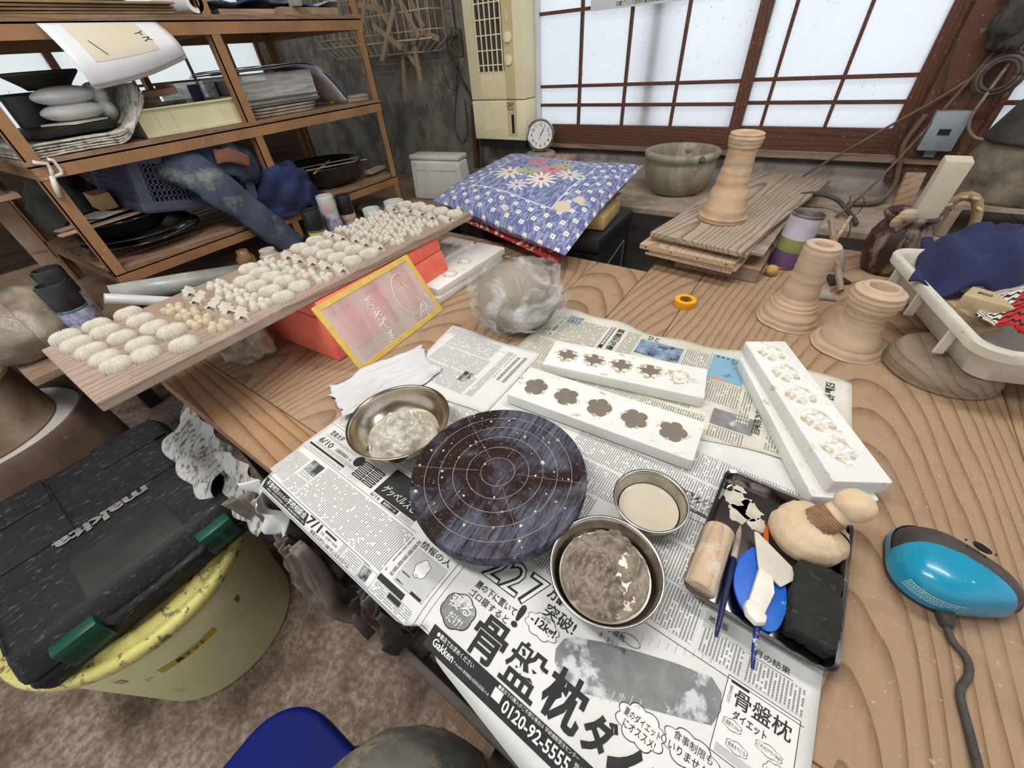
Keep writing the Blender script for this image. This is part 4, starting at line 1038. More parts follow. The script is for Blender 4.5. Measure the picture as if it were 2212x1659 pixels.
# --- pile of planks on a wooden block
m_oldp = WOOD('weathered_plank', (176, 158, 138), (92, 74, 60), 70, 'y', taper=.06, pith=.02, bump=.6, dusty=((170, 156, 142), .56, .85, 8), contrast=1.1)
m_newp = WOOD('pale_plank', (196, 170, 142), (150, 122, 96), 90, 'y', bump=.2, dusty=((176, 160, 144), .5, .8, 9))
def plank(label, cx, cy, L, W, H, z, rz, m, nails=0):
    t = thing('loose_plank', label, 'plank', (cx, cy, z), (0, 0, R(rz)))
    G().box(-W / 2, W / 2, -L / 2, L / 2, 0, H).build('plank', m, t, bevel=.0015, seg=1)
    for k in range(nails):
        G().cyl((-W / 2 + .02 + k * (W - .04) / max(nails - 1, 1), -L / 2 - .0006, H / 2), (-W / 2 + .02 + k * (W - .04) / max(nails - 1, 1), -L / 2 + .004, H / 2), .0028, n=10).build('nail_head', M('rusty_nail', (104, 76, 58), rough=.8), t)
    return t
blk = G().box(-.115, .115, -.10, .10, 0, .0395).build('wooden_block', m_bench, None, (-.095, 1.305, .7003), (0, 0, R(-4)), bevel=.003)
tag(blk, 'thick brown wooden block under the pile of planks', 'block')
plank('thin plank at the bottom of the pile on the wooden block', -.15, 1.325, .34, .25, .008, .7400, -9, m_newp)
plank('plank second from the bottom of the pile', -.14, 1.330, .35, .25, .009, .7485, -8.5, m_newp)
plank('pale plank with rusty nail heads in the middle of the pile', -.15, 1.40, .5, .27, .0155, .7580, -8, m_newp, 4)
plank('grey plank just under the topmost plank of the pile', -.13, 1.44, .5, .272, .013, .7745, -8, m_oldp)
top = plank('wide weathered plank on top of the pile carrying a clay stand', -.085, 1.56, .80, .262, .014, .7885, -12.5, m_oldp)
plank('short dusty plank sticking out at the right of the pile', -.026, 1.375, .32, .10, .010, .7700, -6, m_ledge)

# --- paint tin, pebble, odds and ends beside the pile
tn = thing('paint_tin', 'open tin with a faded purple, green and white label behind the clay stands', 'tin', (.066, 1.355, .7003), (R(-2), R(4), 0))
G().lathe([(.0, .001), (.040, 0), (.041, .003), (.040, .005), (.040, .145), (.042, .147), (.042, .150), (.039, .150), (.038, .145), (.038, .02), (0, .02)], 40).build('can', M('tin_metal', (190, 186, 182), (120, 96, 78), 16, .4, .8), tn, smooth='auto')
for z0, z1, m in ((.006, .05, M('purple_label', (116, 84, 128), (92, 66, 104), 20, .6, dust=((206, 200, 214), .60, .66, 24))), (.05, .085, M('green_label', (148, 158, 92), (122, 118, 74), 18, .6, dust=((150, 108, 62), .56, .66, 16))), (.085, .142, M('lilac_label', (206, 200, 216), (176, 170, 186), 14, .6, dust=((150, 96, 70), .64, .72, 20)))):
    G().lathe([(.0402, z0), (.0408, z0), (.0408, z1), (.0402, z1)], 40, closed=True).build('label_band', m, tn, smooth='auto')
pb = lump(.017, .0165, .0155, .06, 2, 1, 20, 12, .1).build('pebble', M('ochre_stone', (206, 168, 104), (186, 146, 86), 18, .7), None, (.040, 1.268, .7145), smooth=True)
tag(pb, 'small round ochre stone beside the paint tin', 'stone')
def stick(label, p0, p1, r_, m, name='round_stick', cat='stick', sq=1.0):
    p0 = Vector(p0); p1 = Vector(p1)
    o = G().tube([p1 * 0, (p1 - p0) * .3, (p1 - p0) * .7, p1 - p0], [r_ * .85, r_, r_, r_ * .8], 8, 0, sq).build(name, m, None, p0, smooth='auto')
    return tag(o, label, cat)
stick('round brown wooden handle leaning between the paint tin and the squat stand', (.205, 1.215, .712), (.135, 1.41, .822), .0085, m_bench)
lt = thing('loop_tool', 'wire loop trimming tool with a wooden grip leaning over the ledge', 'tool', (.17, 1.44, .752))
d0 = Vector((.03, .13, .075))
G().tube([Vector((0, 0, .006)), d0 * .35, d0 * .65], [.005, .006, .005], 8).build('grip', m_newp, lt, smooth=True)
cc = d0 * .86; G().tube([d0 * .63, cc + Vector((-.012, 0, -.01)), cc + Vector((-.012, .005, .018)), cc + Vector((.005, .01, .03)), cc + Vector((.016, .005, .012)), cc + Vector((.010, 0, -.012)), d0 * .64], .0014, 6).build('wire_loop', M('dark_wire', (70, 62, 56), rough=.5, metal=.6), lt, smooth=True)
cone = G().lathe([(.030, 0), (.026, .02), (.012, .05), (.008, .055), (0, .056)], 20).build('plaster_cone', m_lowwall, None, (.185, 1.385, .7003), smooth='auto'); tag(cone, 'small pale plaster cone behind the squat clay stand', 'cone')
shard = G().prism([(-.035, -.02), (.03, -.025), (.02, .025), (-.03, .03)], 0, .006).build('clay_shard', m_lowwall, None, (.165, 1.19, .7005), (0, 0, .2), bevel=.001); tag(shard, 'flat pale shard lying between the two tan clay stands', 'shard')
shard = G().prism([(-.03, -.03), (.028, -.024), (.024, .02), (-.01, .032)], 0, .006).build('dark_slate', M('dark_slate', (54, 50, 48), (36, 34, 32), 20, .8), None, (.195, 1.30, .7005), (0, 0, .5), bevel=.001); tag(shard, 'dark slate piece behind the squat clay stand', 'slate')
o = G().lathe([(.006, 0), (.0055, .0006), (0, .0007)], 14).build('wax_drop', m_lowwall, None, (-.178, 1.01, .7003)); tag(o, 'small pale dried drop on the planks beside the yellow tape', 'drop')
# ================================================================== back of the room
# --- grey stoneware basin on the ledge
pt = thing('stoneware_basin', 'wide grey green stoneware basin with a rolled rim on the window ledge', 'basin', (-.383, 1.815, .7515))
m_pot = M('grey_glaze', (150, 144, 124), (112, 108, 94), 7, .6, dust=((170, 158, 138), .48, .64, 12), stretch=(1, 1, .4))
G().lathe([(.0, 0), (.095, 0), (.100, .006), (.118, .035), (.130, .07), (.131, .105), (.128, .118), (.136, .124), (.140, .136), (.136, .147), (.126, .149), (.119, .142), (.116, .12), (.112, .06), (.09, .02), (0, .016)], 56).build('body', m_pot, pt, smooth=True)
blob(lambda r, a: (.113 * r * (1 + .05 * vnoise(a * 2, 1)), .095 + .008 * fbm(r * 4 * math.cos(a), r * 4 * math.sin(a))), 32, 8).build('dry_clay', M('dry_clay', (160, 148, 130), (136, 124, 108), 14, .95, bump=.5, bscale=30), pt, smooth=True)
lump(.022, .012, .012, .2, 2, 5, 14, 8).build('rim_patch', M('dark_green_patch', (70, 88, 82), rough=.8), pt, (.092, -.098, .134), (0, 0, R(-45)), smooth=True)

# --- floor cushions on a black trunk
tk = thing('storage_chest', 'scuffed black plastic chest under the patterned cushions', 'chest', (-.70, 1.36, 0))
m_trunk = M('scuffed_black', (34, 33, 34), (22, 22, 23), 10, .5, dust=((120, 118, 114), .70, .76, 30))
G().box(-.24, .24, -.16, .16, 0, .70).build('body', m_trunk, tk, bevel=.01, smooth=True)
G().box(-.245, .245, -.165, .165, .701, .755).build('lid', m_trunk, tk, bevel=.01, smooth=True)
G().tube([(.2415, -.10, .52), (.2415, -.10, .62), (.2415, .10, .66), (.2415, .10, .56), (.2415, -.10, .52)], .0015, 5).build('scratched_outline', M('pale_scratch', (150, 148, 146), rough=.8), tk)
fb = G().box(-.05, .05, -.10, .10, 0, .045).build('foam_block', M('yellow_foam', (196, 172, 116), (176, 150, 96), 16, .9, bump=.2), None, (-.53, 1.36, .757), (0, 0, R(5)), bevel=.006, smooth=True); tag(fb, 'yellowish foam block squeezed between the chest and the cushions', 'foam block')
def cushion(name, label, P, th, mat, uvs=True, sag=.03):
    F_, R_, B_, L_ = [Vector(p) for p in P]; c = (F_ + R_ + B_ + L_) / 4
    g = G(); n = 30; uv = []
    for side in (1, -1):
        def f(a, b):
            p = F_ * (1 - a) * (1 - b) + R_ * a * (1 - b) + B_ * a * b + L_ * (1 - a) * b
            e = (math.sin(PI * min(max(a, 0), 1)) * math.sin(PI * min(max(b, 0), 1))) ** .36
            wob = .006 * fbm(a * 5, b * 5, 3, 2)
            dip = -sag * math.sin(PI * b) * max(0, a - .45) * 1.6
            pinch = .035 * (math.sin(PI * a) * (1 if False else 1))
            edge = .018 * ((4 * a * (1 - a)) * (2 * b - 1) ** 6 + 0)
            q = p + Vector((0, 0, side * th * e + wob * e + dip)) - c
            k = 1 - .05 * (math.sin(PI * a) * abs(2 * b - 1) ** 4 + math.sin(PI * b) * abs(2 * a - 1) ** 4)
            return Vector((q.x * k, q.y * k, q.z))
        g.grid(f, n, n)
        uv += [(i / n, j / n) for j in range(n + 1) for i in range(n + 1)]
    g.uv = uv
    o = g.build(name, mat, None, c, smooth=True, fix=False)
    return tag(o, label, 'cushion')
s = NT('indigo_print_cotton')
um = s.n('ShaderNodeUVMap'); um.uv_map = 'print'; sep = s.n('ShaderNodeSeparateXYZ'); s.l(um.outputs[0], sep.inputs[0])
u, v = sep.outputs[0], sep.outputs[1]
au = s.math('ABSOLUTE', s.math('SUBTRACT', u, .5)); av = s.math('ABSOLUTE', s.math('SUBTRACT', v, .5)); mxx = s.math('MAXIMUM', au, av)
border = s.math('GREATER_THAN', mxx, .285)
line = s.math('MULTIPLY', s.math('GREATER_THAN', mxx, .281), s.math('LESS_THAN', mxx, .288))
p1 = s.math('FRACT', s.math('MULTIPLY', s.math('ADD', u, v), 9.5)); p2 = s.math('FRACT', s.math('MULTIPLY', s.math('SUBTRACT', u, v), 9.5))
d1 = s.math('ABSOLUTE', s.math('SUBTRACT', p1, .5)); d2 = s.math('ABSOLUTE', s.math('SUBTRACT', p2, .5))
sq = s.math('LESS_THAN', s.math('ADD', d1, d2), .27); core = s.math('LESS_THAN', s.math('ADD', d1, d2), .07)
strk_m = s.n('ShaderNodeMapping'); strk_m.inputs['Scale'].default_value = (9, 26, 1); strk_m.inputs['Rotation'].default_value = (0, 0, .7); s.l(um.outputs[0], strk_m.inputs[0])
strk = s.step(s.noise(strk_m.outputs[0], 2.2, 3, .5, 1.4), .46, .56)
base = s.mix(s.math('MULTIPLY', strk, .75), lin((98, 106, 152)), lin((164, 172, 200)))
base = s.mix(s.math('MULTIPLY', border, s.math('MULTIPLY', sq, s.math('SUBTRACT', 1.0, core))), base, lin((226, 222, 212)))
base = s.mix(line, base, lin((214, 218, 228)))
def flower(cx, cy, r0, n, col, base):
    dx = s.math('SUBTRACT', u, cx); dy = s.math('SUBTRACT', v, cy)
    rr = s.math('SQRT', s.math('ADD', s.math('MULTIPLY', dx, dx), s.math('MULTIPLY', dy, dy))); an = s.math('ARCTAN2', dy, dx)
    pet = s.math('ADD', s.math('MULTIPLY', s.math('ABSOLUTE', s.math('COSINE', s.math('MULTIPLY', an, n / 2))), r0 * .75), r0 * .25)
    m_ = s.math('LESS_THAN', rr, pet)
    b2_ = s.mix(m_, base, lin(col)); return s.mix(s.math('LESS_THAN', rr, r0 * .16), b2_, lin((190, 90, 90)))
inner = base
for cx, cy, r0, n_, col in ((.60, .44, .12, 14, (196, 138, 142)), (.70, .60, .08, 12, (190, 134, 140)), (.45, .66, .11, 11, (220, 216, 196)), (.44, .42, .10, 12, (222, 218, 206)), (.52, .56, .09, 13, (168, 178, 140)), (.58, .30, .09, 10, (212, 212, 204)), (.32, .52, .07, 9, (206, 206, 210)), (.70, .40, .07, 11, (170, 176, 150))):
    inner = flower(cx, cy, r0, n_, col, inner)
base = s.mix(s.math('MULTIPLY', border, 1.0), inner, base)
for cx, cy, rx in ((.26, .17, .055), (.36, .11, .04), (.10, .46, .022)):   # dried clay stains
    dx = s.math('SUBTRACT', u, cx); dy = s.math('SUBTRACT', v, cy)
    rr = s.math('ADD', s.math('SQRT', s.math('ADD', s.math('MULTIPLY', dx, dx), s.math('MULTIPLY', dy, dy))), s.math('MULTIPLY', s.math('SUBTRACT', s.noise(um.outputs[0], 22, 3), .5), .07))
    base = s.mix(s.step(rr, rx, rx * .75), base, lin((206, 194, 170)))
s.setp(base=base, rough=.9); s.bump(s.noise(s.coords('Object'), 300, 2), .1, .001)
m_indigo = s.m
cushion('floor_cushion', 'indigo and white flower print floor cushion with clay stains lying on top', [(-.475, .985, .782), (-.455, 1.575, .890), (-.99, 1.535, .910), (-1.085, 1.12, .835)], .058, m_indigo)
cushion('floor_cushion', 'red patterned floor cushion squeezed under the indigo one', [(-.52, 1.02, .735), (-.50, 1.50, .815), (-.98, 1.48, .835), (-1.06, 1.14, .786)], .026, M('red_print_cotton', (172, 40, 52), (214, 196, 176), 46, .9, dust=((70, 54, 48), .56, .62, 30), lo=.52, hi=.58))

# --- stand, clock
wb = G().box(-.14, .14, -.08, .08, 0, .085).build('wooden_stand', m_newp, None, (-1.02, 1.85, .7515), bevel=.003); tag(wb, 'low pale wooden stand behind the indigo cushion carrying the alarm clock', 'stand')
dk = G().lathe([(0, 0), (.062, 0), (.068, .006), (.068, .016), (.062, .022), (0, .022)], 32).build('clay_disc', m_ledge, None, (-1.03, 1.845, .8368), smooth='auto'); tag(dk, 'thick dusty clay disc under the alarm clock', 'clay disc')
ck = thing('alarm_clock', 'round silver alarm clock with black numerals beside the window frame', 'clock', (-1.03, 1.845, .8588), (R(-10), 0, R(22)))
m_chrome = M('chrome', (200, 200, 200), rough=.18, metal=1.0)
def disc(r0, y0, y1, n=48):
    return G().lathe([(0, y0), (r0, y0), (r0, y1), (0, y1)], n)
RX = (R(90), 0, 0)
G().lathe([(0, -.030), (.048, -.028), (.058, -.012), (.062, .0), (.064, .012), (.064, .022), (.060, .026), (.0545, .022), (.0545, .018), (0, .018)], 56).build('case', m_chrome, ck, (0, 0, .065), RX, smooth='auto')
G().lathe([(0, .0181), (.054, .0181), (.054, .0188), (0, .0188)], 48).build('dial', M('dial_white', (226, 226, 222), rough=.5), ck, (0, 0, .065), RX)
g = G()
for k in range(1, 13):
    a = R(90 - 30 * k); vs, fs = textmesh(str(k), .0185, .008, 'CENTER')
    g.add([(x + .041 * math.cos(a), y - .0066 + .041 * math.sin(a), 0) for x, y in vs], fs)
g.build('numerals', m_ink, ck, (0, -.0192, .065), RX, fix=False)
for nm, L, a, w_ in (('hour_hand', .022, 58, .0016), ('minute_hand', .034, 60, .0012), ('alarm_hand', .018, 250, .0008)):
    G().box(-.004, L, -w_, w_, 0, .0006).build(nm, m_ink, ck, (0, -.0196, .065), (R(90), 0, 0)).rotation_euler = Euler((R(90), -R(a), 0), 'XYZ')
for sx in (-.03, .03): G().lathe([(.004, 0), (.006, .006), (.0, .012)], 12).build('foot', m_chrome, ck, (sx, 0, 0), smooth=True)

# --- tall window air conditioner
m_cream = M('aged_cream_plastic', (240, 232, 198), (228, 218, 178), 5, .5)
m_cream2 = M('tan_control_panel', (214, 198, 154), (202, 184, 138), 6, .5)
ac = thing('air_conditioner', 'tall narrow aged cream window air conditioner with a grille and two knobs', 'air conditioner', (-1.255, 1.85, .898))
G().box(-.155, .145, 0, .10, 0, .158).build('lower_panel', m_cream, ac, bevel=.006, smooth=True)
G().box(-.155, .145, 0, .10, .161, .90).build('upper_panel', m_cream, ac, bevel=.006, smooth=True)
G().box(-.135, .165, .101, .119, -.02, .92).build('mounting_frame', M('white_panel', (214, 216, 218), (196, 198, 200), 8, .6), ac, bevel=.002)
G().box(-.14, .13, .015, .115, -.035, -.002).build('drip_tray', m_trunk, ac)
G().box(-.095, .045, -.0015, .001, .265, .85).build('grille_recess', M('grille_dark', (70, 64, 54), (52, 48, 42), 20, .8), ac)
for k in range(6): G().box(-.092 + k * .0262, -.088 + k * .0262, -.008, -.001, .262, .85).build('grille_bar', m_cream, ac, bevel=.001)
for k in range(11): G().box(-.094, .044, -.0055, -.0015, .285 + k * .05, .289 + k * .05).build('grille_louver', m_cream, ac)
G().box(.048, .098, -.003, .001, .164, .85).build('control_panel', m_cream2, ac, bevel=.001)
G().box(.048, .098, -.003, .001, .02, .157).build('control_panel', m_cream2, ac, bevel=.001)
for z in (.30, .375):
    kb = G().lathe([(.0, 0), (.019, 0), (.018, .008), (0, .008)], 24).build('knob', m_cream, ac, (.073, -.0042, z), RX, smooth='auto')
    G().box(-.004, .004, -.015, .015, .008, .018).build('knob_grip', m_cream, kb, bevel=.001)
G().box(.068, .074, -.0065, -.004, .425, .455).build('slider', m_cream, ac)
for k in range(16): G().box(-.088 + k * .0085, -.0845 + k * .0085, -.0018, .001, .04 if True else 0, .150).build('rib', m_cream, ac)
for k in range(16): G().box(-.088 + k * .0085, -.0845 + k * .0085, -.0018, .001, .170, .252).build('rib', m_cream, ac)
g = G(); vs, fs = textfit('DRY', .050, .132, .088, .150, .02); g.add([(x, -.0036, y) for x, y in vs], fs); g.build('dry_lettering', m_ink, ac, fix=False)
G().box(.052, .086, -.0040, -.0028, .121, .128).build('small_label', m_greyink, ac)
G().box(.070, .084, -.005, -.0025, .030, .105).build('water_gauge', m_trunk, ac, bevel=.001)

# --- white tank
wt = thing('plastic_tank', 'cloudy white plastic tank with a moulded hand hole beside the indigo cushion', 'tank', (-1.43, 1.565, .6905), (0, 0, R(8)))
m_tank = M('cloudy_polythene', (206, 206, 200), (186, 184, 176), 7, .5, dust=((160, 146, 128), .56, .8, 6))
G().frustum((-.145, .145, -.05, .05), (-.135, .135, -.045, .045), 0, .175).build('body', m_tank, wt, bevel=.014, seg=3, smooth=True)
G().box(-.135, .135, -.043, .043, .176, .196).build('lid', m_tank, wt, bevel=.006, smooth=True)
for x0, x1 in ((-.105, -.045), (-.025, .115)):
    G().box(x0, x1, -.0505, -.0435, .03, .035).build('moulded_rib', m_tank, wt); G().box(x0, x1, -.0485, -.0425, .135, .14).build('moulded_rib', m_tank, wt)
    G().box(x0, x0 + .005, -.0505, -.0425, .035, .135).build('moulded_rib', m_tank, wt)

# --- dusty wire basket on the wall with offcuts
wbk = thing('wire_basket', 'dusty cream wire basket hung on the grey plaster wall full of wood offcuts', 'basket', (-1.96, 1.96, 1.25))
m_wire = M('dusty_wire', (196, 184, 156), (166, 152, 126), 30, .7)
g = G()
def wire(*p): g.tube(list(p), .0024, 5)
x0, x1, d, z0, z1 = -.40, .41, -.17, .045, .34
for k in range(17):
    x = x0 + (x1 - x0) * k / 16
    xb = x0 * .78 + (x1 - x0) * .78 * k / 16
    wire((x, d, z1), (x, d, z0 + .03), (xb, d * .8, 0), (xb, -.02, 0), (x, -.008, z0), (x, -.008, z1))
for k in range(5):
    z = z0 + .03 + k * .066
    wire((x0, -.008, z), (x0, d, z), (x1, d, z), (x1, -.008, z))
for k in range(5): wire((x0 * .78, d * .8 + k * .03, 0), (x1 * .78, d * .8 + k * .03, 0))
o = g.build('wire_mesh', m_wire, wbk, smooth=True); o['kind'] = 'stuff'
for k, pth in enumerate(([(x0, d, z0), (x1, d, z0)], [(x0, d, z1), (x1, d, z1)])): G().tube(pth, .0038, 6).build('rim_wire', m_wire, wbk, smooth=True)
m_off = M('dusty_offcut', (176, 154, 126), (148, 126, 100), 16, .9)
offs = [((-2.05, 1.80, 1.45), (-1.82, 1.79, 1.41), 'thin offcut leaning across the top of the wire basket'), ((-1.98, 1.79, 1.36), (-1.88, 1.79, 1.52), 'offcut standing steeply at the left of the wire basket'),
        ((-1.72, 1.80, 1.44), (-1.62, 1.78, 1.30), 'offcut sloping at the right of the wire basket'), ((-1.88, 1.765, 1.36), (-1.72, 1.76, 1.27), 'grey offcut crossing another in front of the wire basket'),
        ((-1.72, 1.765, 1.41), (-1.86, 1.755, 1.23), 'offcut forming a cross on the front of the wire basket'), ((-1.80, 1.86, 1.30), (-1.875, 1.87, 1.06), 'long offcut hanging lowest below the wire basket'),
        ((-1.705, 1.83, 1.35), (-1.70, 1.83, 1.13), 'pale stick hanging below the right of the wire basket'), ((-1.80, 1.84, 1.29), (-1.69, 1.83, 1.18), 'short offcut sloping below the wire basket'),
        ((-2.10, 1.85, 1.36), (-2.13, 1.86, 1.18), 'offcut poking down behind the rack from the wire basket'), ((-1.93, 1.80, 1.50), (-1.80, 1.79, 1.36), 'broad offcut leaning in the middle of the wire basket'),
        ((-1.70, 1.83, 1.34), (-1.56, 1.85, 1.29), 'thin dark cane poking out at the right of the wire basket'), ((-1.66, 1.81, 1.42), (-1.60, 1.80, 1.33), 'small offcut in the right corner of the wire basket')]
for p0, p1, lb in offs:
    p0, p1 = Vector(p0), Vector(p1); d_ = p1 - p0
    o = G().box(-.0045, .0045, -.010, .010, 0, d_.length).build('wood_offcut', m_off, None, p0); o.rotation_euler = d_.to_track_quat('Z', 'Y').to_euler(); tag(o, lb, 'wood offcut', 'offcuts in the wire basket')

# --- cords, calendar, switch box
def cord(label, pts, r_, m, name='cable'):
    o = G().tube(smoothpath([Vector(p) - Vector(pts[0]) for p in pts], 7), r_, 7).build(name, m, None, pts[0], smooth=True); return tag(o, label, 'cable')
m_blk = M('black_rubber', (58, 54, 52), (80, 74, 68), 40, .7)
cord('thick black power cord running from the wall outlet to the air conditioner', [(-1.53, 1.945, 1.30), (-1.575, 1.925, 1.285), (-1.58, 1.94, 1.22), (-1.54, 1.945, 1.14), (-1.49, 1.945, 1.07), (-1.44, 1.95, .98)], .006, m_blk)
cord('thin wire hanging in loops on the grey wall left of the air conditioner', [(-1.545, 1.962, 1.42), (-1.55, 1.962, 1.25), (-1.60, 1.962, 1.05), (-1.63, 1.962, .93), (-1.60, 1.962, .86), (-1.55, 1.962, .90), (-1.54, 1.962, 1.05)], .0022, m_blk)
cord('thin wire drooping below the wire basket', [(-1.66, 1.962, 1.20), (-1.64, 1.962, 1.12), (-1.60, 1.962, 1.09), (-1.565, 1.962, 1.12), (-1.555, 1.962, 1.2)], .002, m_blk)
ol = G().box(-.03, .03, -.012, 0, -.05, .05).build('wall_outlet', M('dirty_outlet', (112, 108, 90), (70, 66, 56), 20, .7), None, (-1.545, 1.97, 1.27), bevel=.003); tag(ol, 'grimy wall outlet on the plaster beside the air conditioner', 'outlet')
ps = G().box(-.012, .012, -.012, .012, 0, .28).build('dark_pole', m_darkwood, None, (-1.46, 1.90, .752), (R(-2), R(3), 0)); tag(ps, 'short dark wooden pole standing beside the air conditioner', 'pole')
cal = thing('wall_calendar', 'pale grey calendar with its printed foot strip hanging on the left sash', 'calendar', (-.675, 1.945, 1.325))
G().box(-.18, .18, -.002, 0, 0, .5).build('sheet', M('calendar_paper', (206, 208, 212), (194, 196, 200), 6, .7), cal)
g = G(); vs, fs = textfit('日産プリンス西茨城販売株式会社', -.075, .006, .10, .020, .012); g.add([(x, -.0026, y) for x, y in vs], fs); g.build('company_lettering', m_ink, cal, fix=False)
sw = thing('switch_box', 'small grey metal switch box screwed to the brown post', 'switch box', (.362, 1.94, .905))
m_gm = M('grey_metal', (150, 160, 168), (128, 138, 146), 8, .5, dust=((120, 108, 98), .62, .8, 20))
G().box(-.042, .042, -.035, 0, 0, .105).build('box', m_gm, sw, bevel=.004, smooth=True); G().box(-.014, .014, -.010, -.002, -.022, -.0005).build('tab', m_gm, sw, bevel=.002); G().box(-.014, .014, -.038, -.035, .045, .06).build('lever', m_trunk, sw)
m_cord = M('dusty_cord', (116, 98, 82), (90, 76, 64), 30, .8)
cord('dusty brown cable sagging from the post across the right sash', [(.42, 1.925, 1.16), (.33, 1.92, 1.06), (.22, 1.92, .965), (.10, 1.93, .86), (.04, 1.94, .80)], .004, m_cord)
cord('dusty cable slanting down the post to the ledge beside the tin', [(.40, 1.92, 1.24), (.36, 1.915, 1.10), (.31, 1.90, .95), (.24, 1.80, .82), (.17, 1.66, .758)], .004, m_cord)
cord('grey cable looping in front of the switch box', [(.43, 1.92, 1.20), (.405, 1.89, 1.06), (.40, 1.885, .99), (.43, 1.885, .95), (.48, 1.885, .945), (.60, 1.89, .965)], .0045, M('grey_cable', (140, 130, 120), (110, 100, 92), 30, .7))
cord('thick black hose curling on the ledge behind the tin', [(.02, 1.66, .762), (.06, 1.72, .80), (.15, 1.74, .79), (.21, 1.66, .762), (.22, 1.60, .762)], .007, m_blk)
cord('thick dusty cable hanging down the post onto the ledge', [(.30, 1.925, 1.0), (.285, 1.925, .92), (.30, 1.92, .86), (.31, 1.90, .80), (.28, 1.84, .762), (.20, 1.80, .760)], .008, m_cord)
rl = thing('cable_reel', 'coil of dark dusty cable hanging on the post above the switch box', 'cable coil', (.41, 1.90, 1.095), (0, 0, R(-20)))
for k, rr in enumerate((.050, .042, .034)): G().tube([(rr * math.cos(a), -.006 * k, rr * math.sin(a)) for a in [2 * PI * i / 20 for i in range(21)]], .005, 6).build('coil_turn', m_cord if k % 2 else m_blk, rl, smooth=True)
rg = lump(.05, .03, .07, .35, 3, 9, 24, 16, 0).build('grimy_rag', M('grimy_rag', (70, 68, 64), (44, 42, 40), 18, .95, bump=.5), None, (.385, 1.895, 1.215), smooth=True); tag(rg, 'grimy dark rag hanging on the brown post above the cable coil', 'rag')
dbx = G().box(-.07, .07, -.03, 0, 0, .2).build('dark_meter_box', m_trunk, None, (.40, 1.94, 1.27), bevel=.004); tag(dbx, 'dark dusty box fixed high on the brown post', 'box')

# --- right corner: glazed jar with tools, crate, clay caked vessel
jr = thing('glazed_jar', 'dark brown glazed jar streaked with pale clay holding wooden tools', 'jar', (.30, 1.425, .7003))
m_jar = M('brown_glaze', (70, 44, 42), (44, 30, 30), 9, .35, dust=((146, 132, 118), .48, .60, 16), stretch=(1, 1, .35))
G().lathe([(0, 0), (.046, 0), (.056, .02), (.066, .07), (.065, .10), (.054, .125), (.049, .134), (.055, .142), (.059, .150), (.055, .157), (.045, .152), (.043, .135), (.05, .10), (.04, .01), (0, .008)], 44).build('body', m_jar, jr, smooth=True)
def bar(label, p0, p1, w_, t_, m, name, cat, bev=.004):
    p0, p1 = Vector(p0), Vector(p1); d_ = p1 - p0
    o = G().box(-w_ / 2, w_ / 2, -t_ / 2, t_ / 2, 0, d_.length).build(name, m, None, p0, bevel=bev, smooth=True); o.rotation_euler = d_.to_track_quat('Z', 'Y').to_euler(); return tag(o, label, cat)
bar('square pale whetstone bar standing up out of the glazed jar', (.318, 1.425, .725), (.318, 1.40, .985), .050, .044, M('pale_stone', (200, 192, 170), (184, 174, 150), 10, .85, dust=((160, 148, 128), .6, .8, 20)), 'stone_bar', 'stone bar')
cw = G().tube(smoothpath([(0, 0, 0), (-.01, -.01, .05), (-.004, -.015, .10), (.004, -.03, .125), (-.012, -.045, .130), (-.022, -.045, .115), (-.018, -.04, .105)], 5), [.014] * 12 + [.016] * 10 + [.012] * 9, 10, 0, .6).build('carved_handle', m_newp, None, (.285, 1.40, .735), smooth=True); tag(cw, 'pale carved wooden handle with a curled end leaning in the glazed jar', 'handle')
bar('thin brown plank end standing behind the stone bar', (.285, 1.455, .72), (.275, 1.50, .93), .04, .012, m_bench, 'plank_end', 'plank', .001)
wkb = thing('wicker_handle', 'bent wicker handle bound with cane behind the navy cloth', 'handle', (.40, 1.50, .755))
pth = [(.05 * math.cos(a) + .0, .0, .13 * math.sin(a)) for a in [PI * i / 14 for i in range(15)]]
G().tube(pth, .011, 9).build('hoop', M('cane', (176, 150, 112), (140, 116, 84), 40, .7), wkb, smooth=True)
for k in range(6):
    a = .5 + k * .42; c = Vector((.05 * math.cos(a), 0, .13 * math.sin(a))); G().lathe([(.0115, -.004), (.0135, 0), (.0115, .004)], 12).build('binding', M('cane_binding', (200, 178, 140), rough=.7), wkb, c, (0, -a + PI / 2 if False else PI / 2 - a, 0), smooth=True)
cr = thing('slatted_crate', 'low slatted wooden crate on the ledge under the clay caked vessel', 'crate', (.56, 1.72, .7515))
for k in range(5): G().box(-.16, .16, -.125 + k * .052, -.083 + k * .052, .075, .087).build('slat', m_ledge, cr)
for x in (-.15, .13): G().box(x, x + .02, -.125, .125, 0, .0745).build('side', m_ledge, cr)
vs_ = thing('clay_caked_vessel', 'dark clay caked stepped vessel standing in the right corner before the window', 'vessel', (.515, 1.715, .839))
m_cake = M('caked_clay', (132, 122, 108), (76, 68, 60), 16, .9, bump=.9, bscale=26, bdist=.006)
G().lathe([(0, 0), (.115, 0), (.118, .01), (.108, .09), (.094, .13), (.090, .135)], 40, wob=lambda a, z: 1 + .03 * vnoise(a * 2, z * 30)).build('lower_body', m_cake, vs_, smooth=True)
G().lathe([(.0, .132), (.102, .134), (.104, .14), (.080, .20), (.070, .228), (.062, .232), (.05, .22), (0, .2)], 40, wob=lambda a, z: 1 + .03 * vnoise(a * 2 + 4, z * 30)).build('upper_body', M('dark_caked_clay', (78, 72, 66), (44, 40, 38), 9, .9, bump=.9, bscale=26, bdist=.006), vs_, smooth=True)

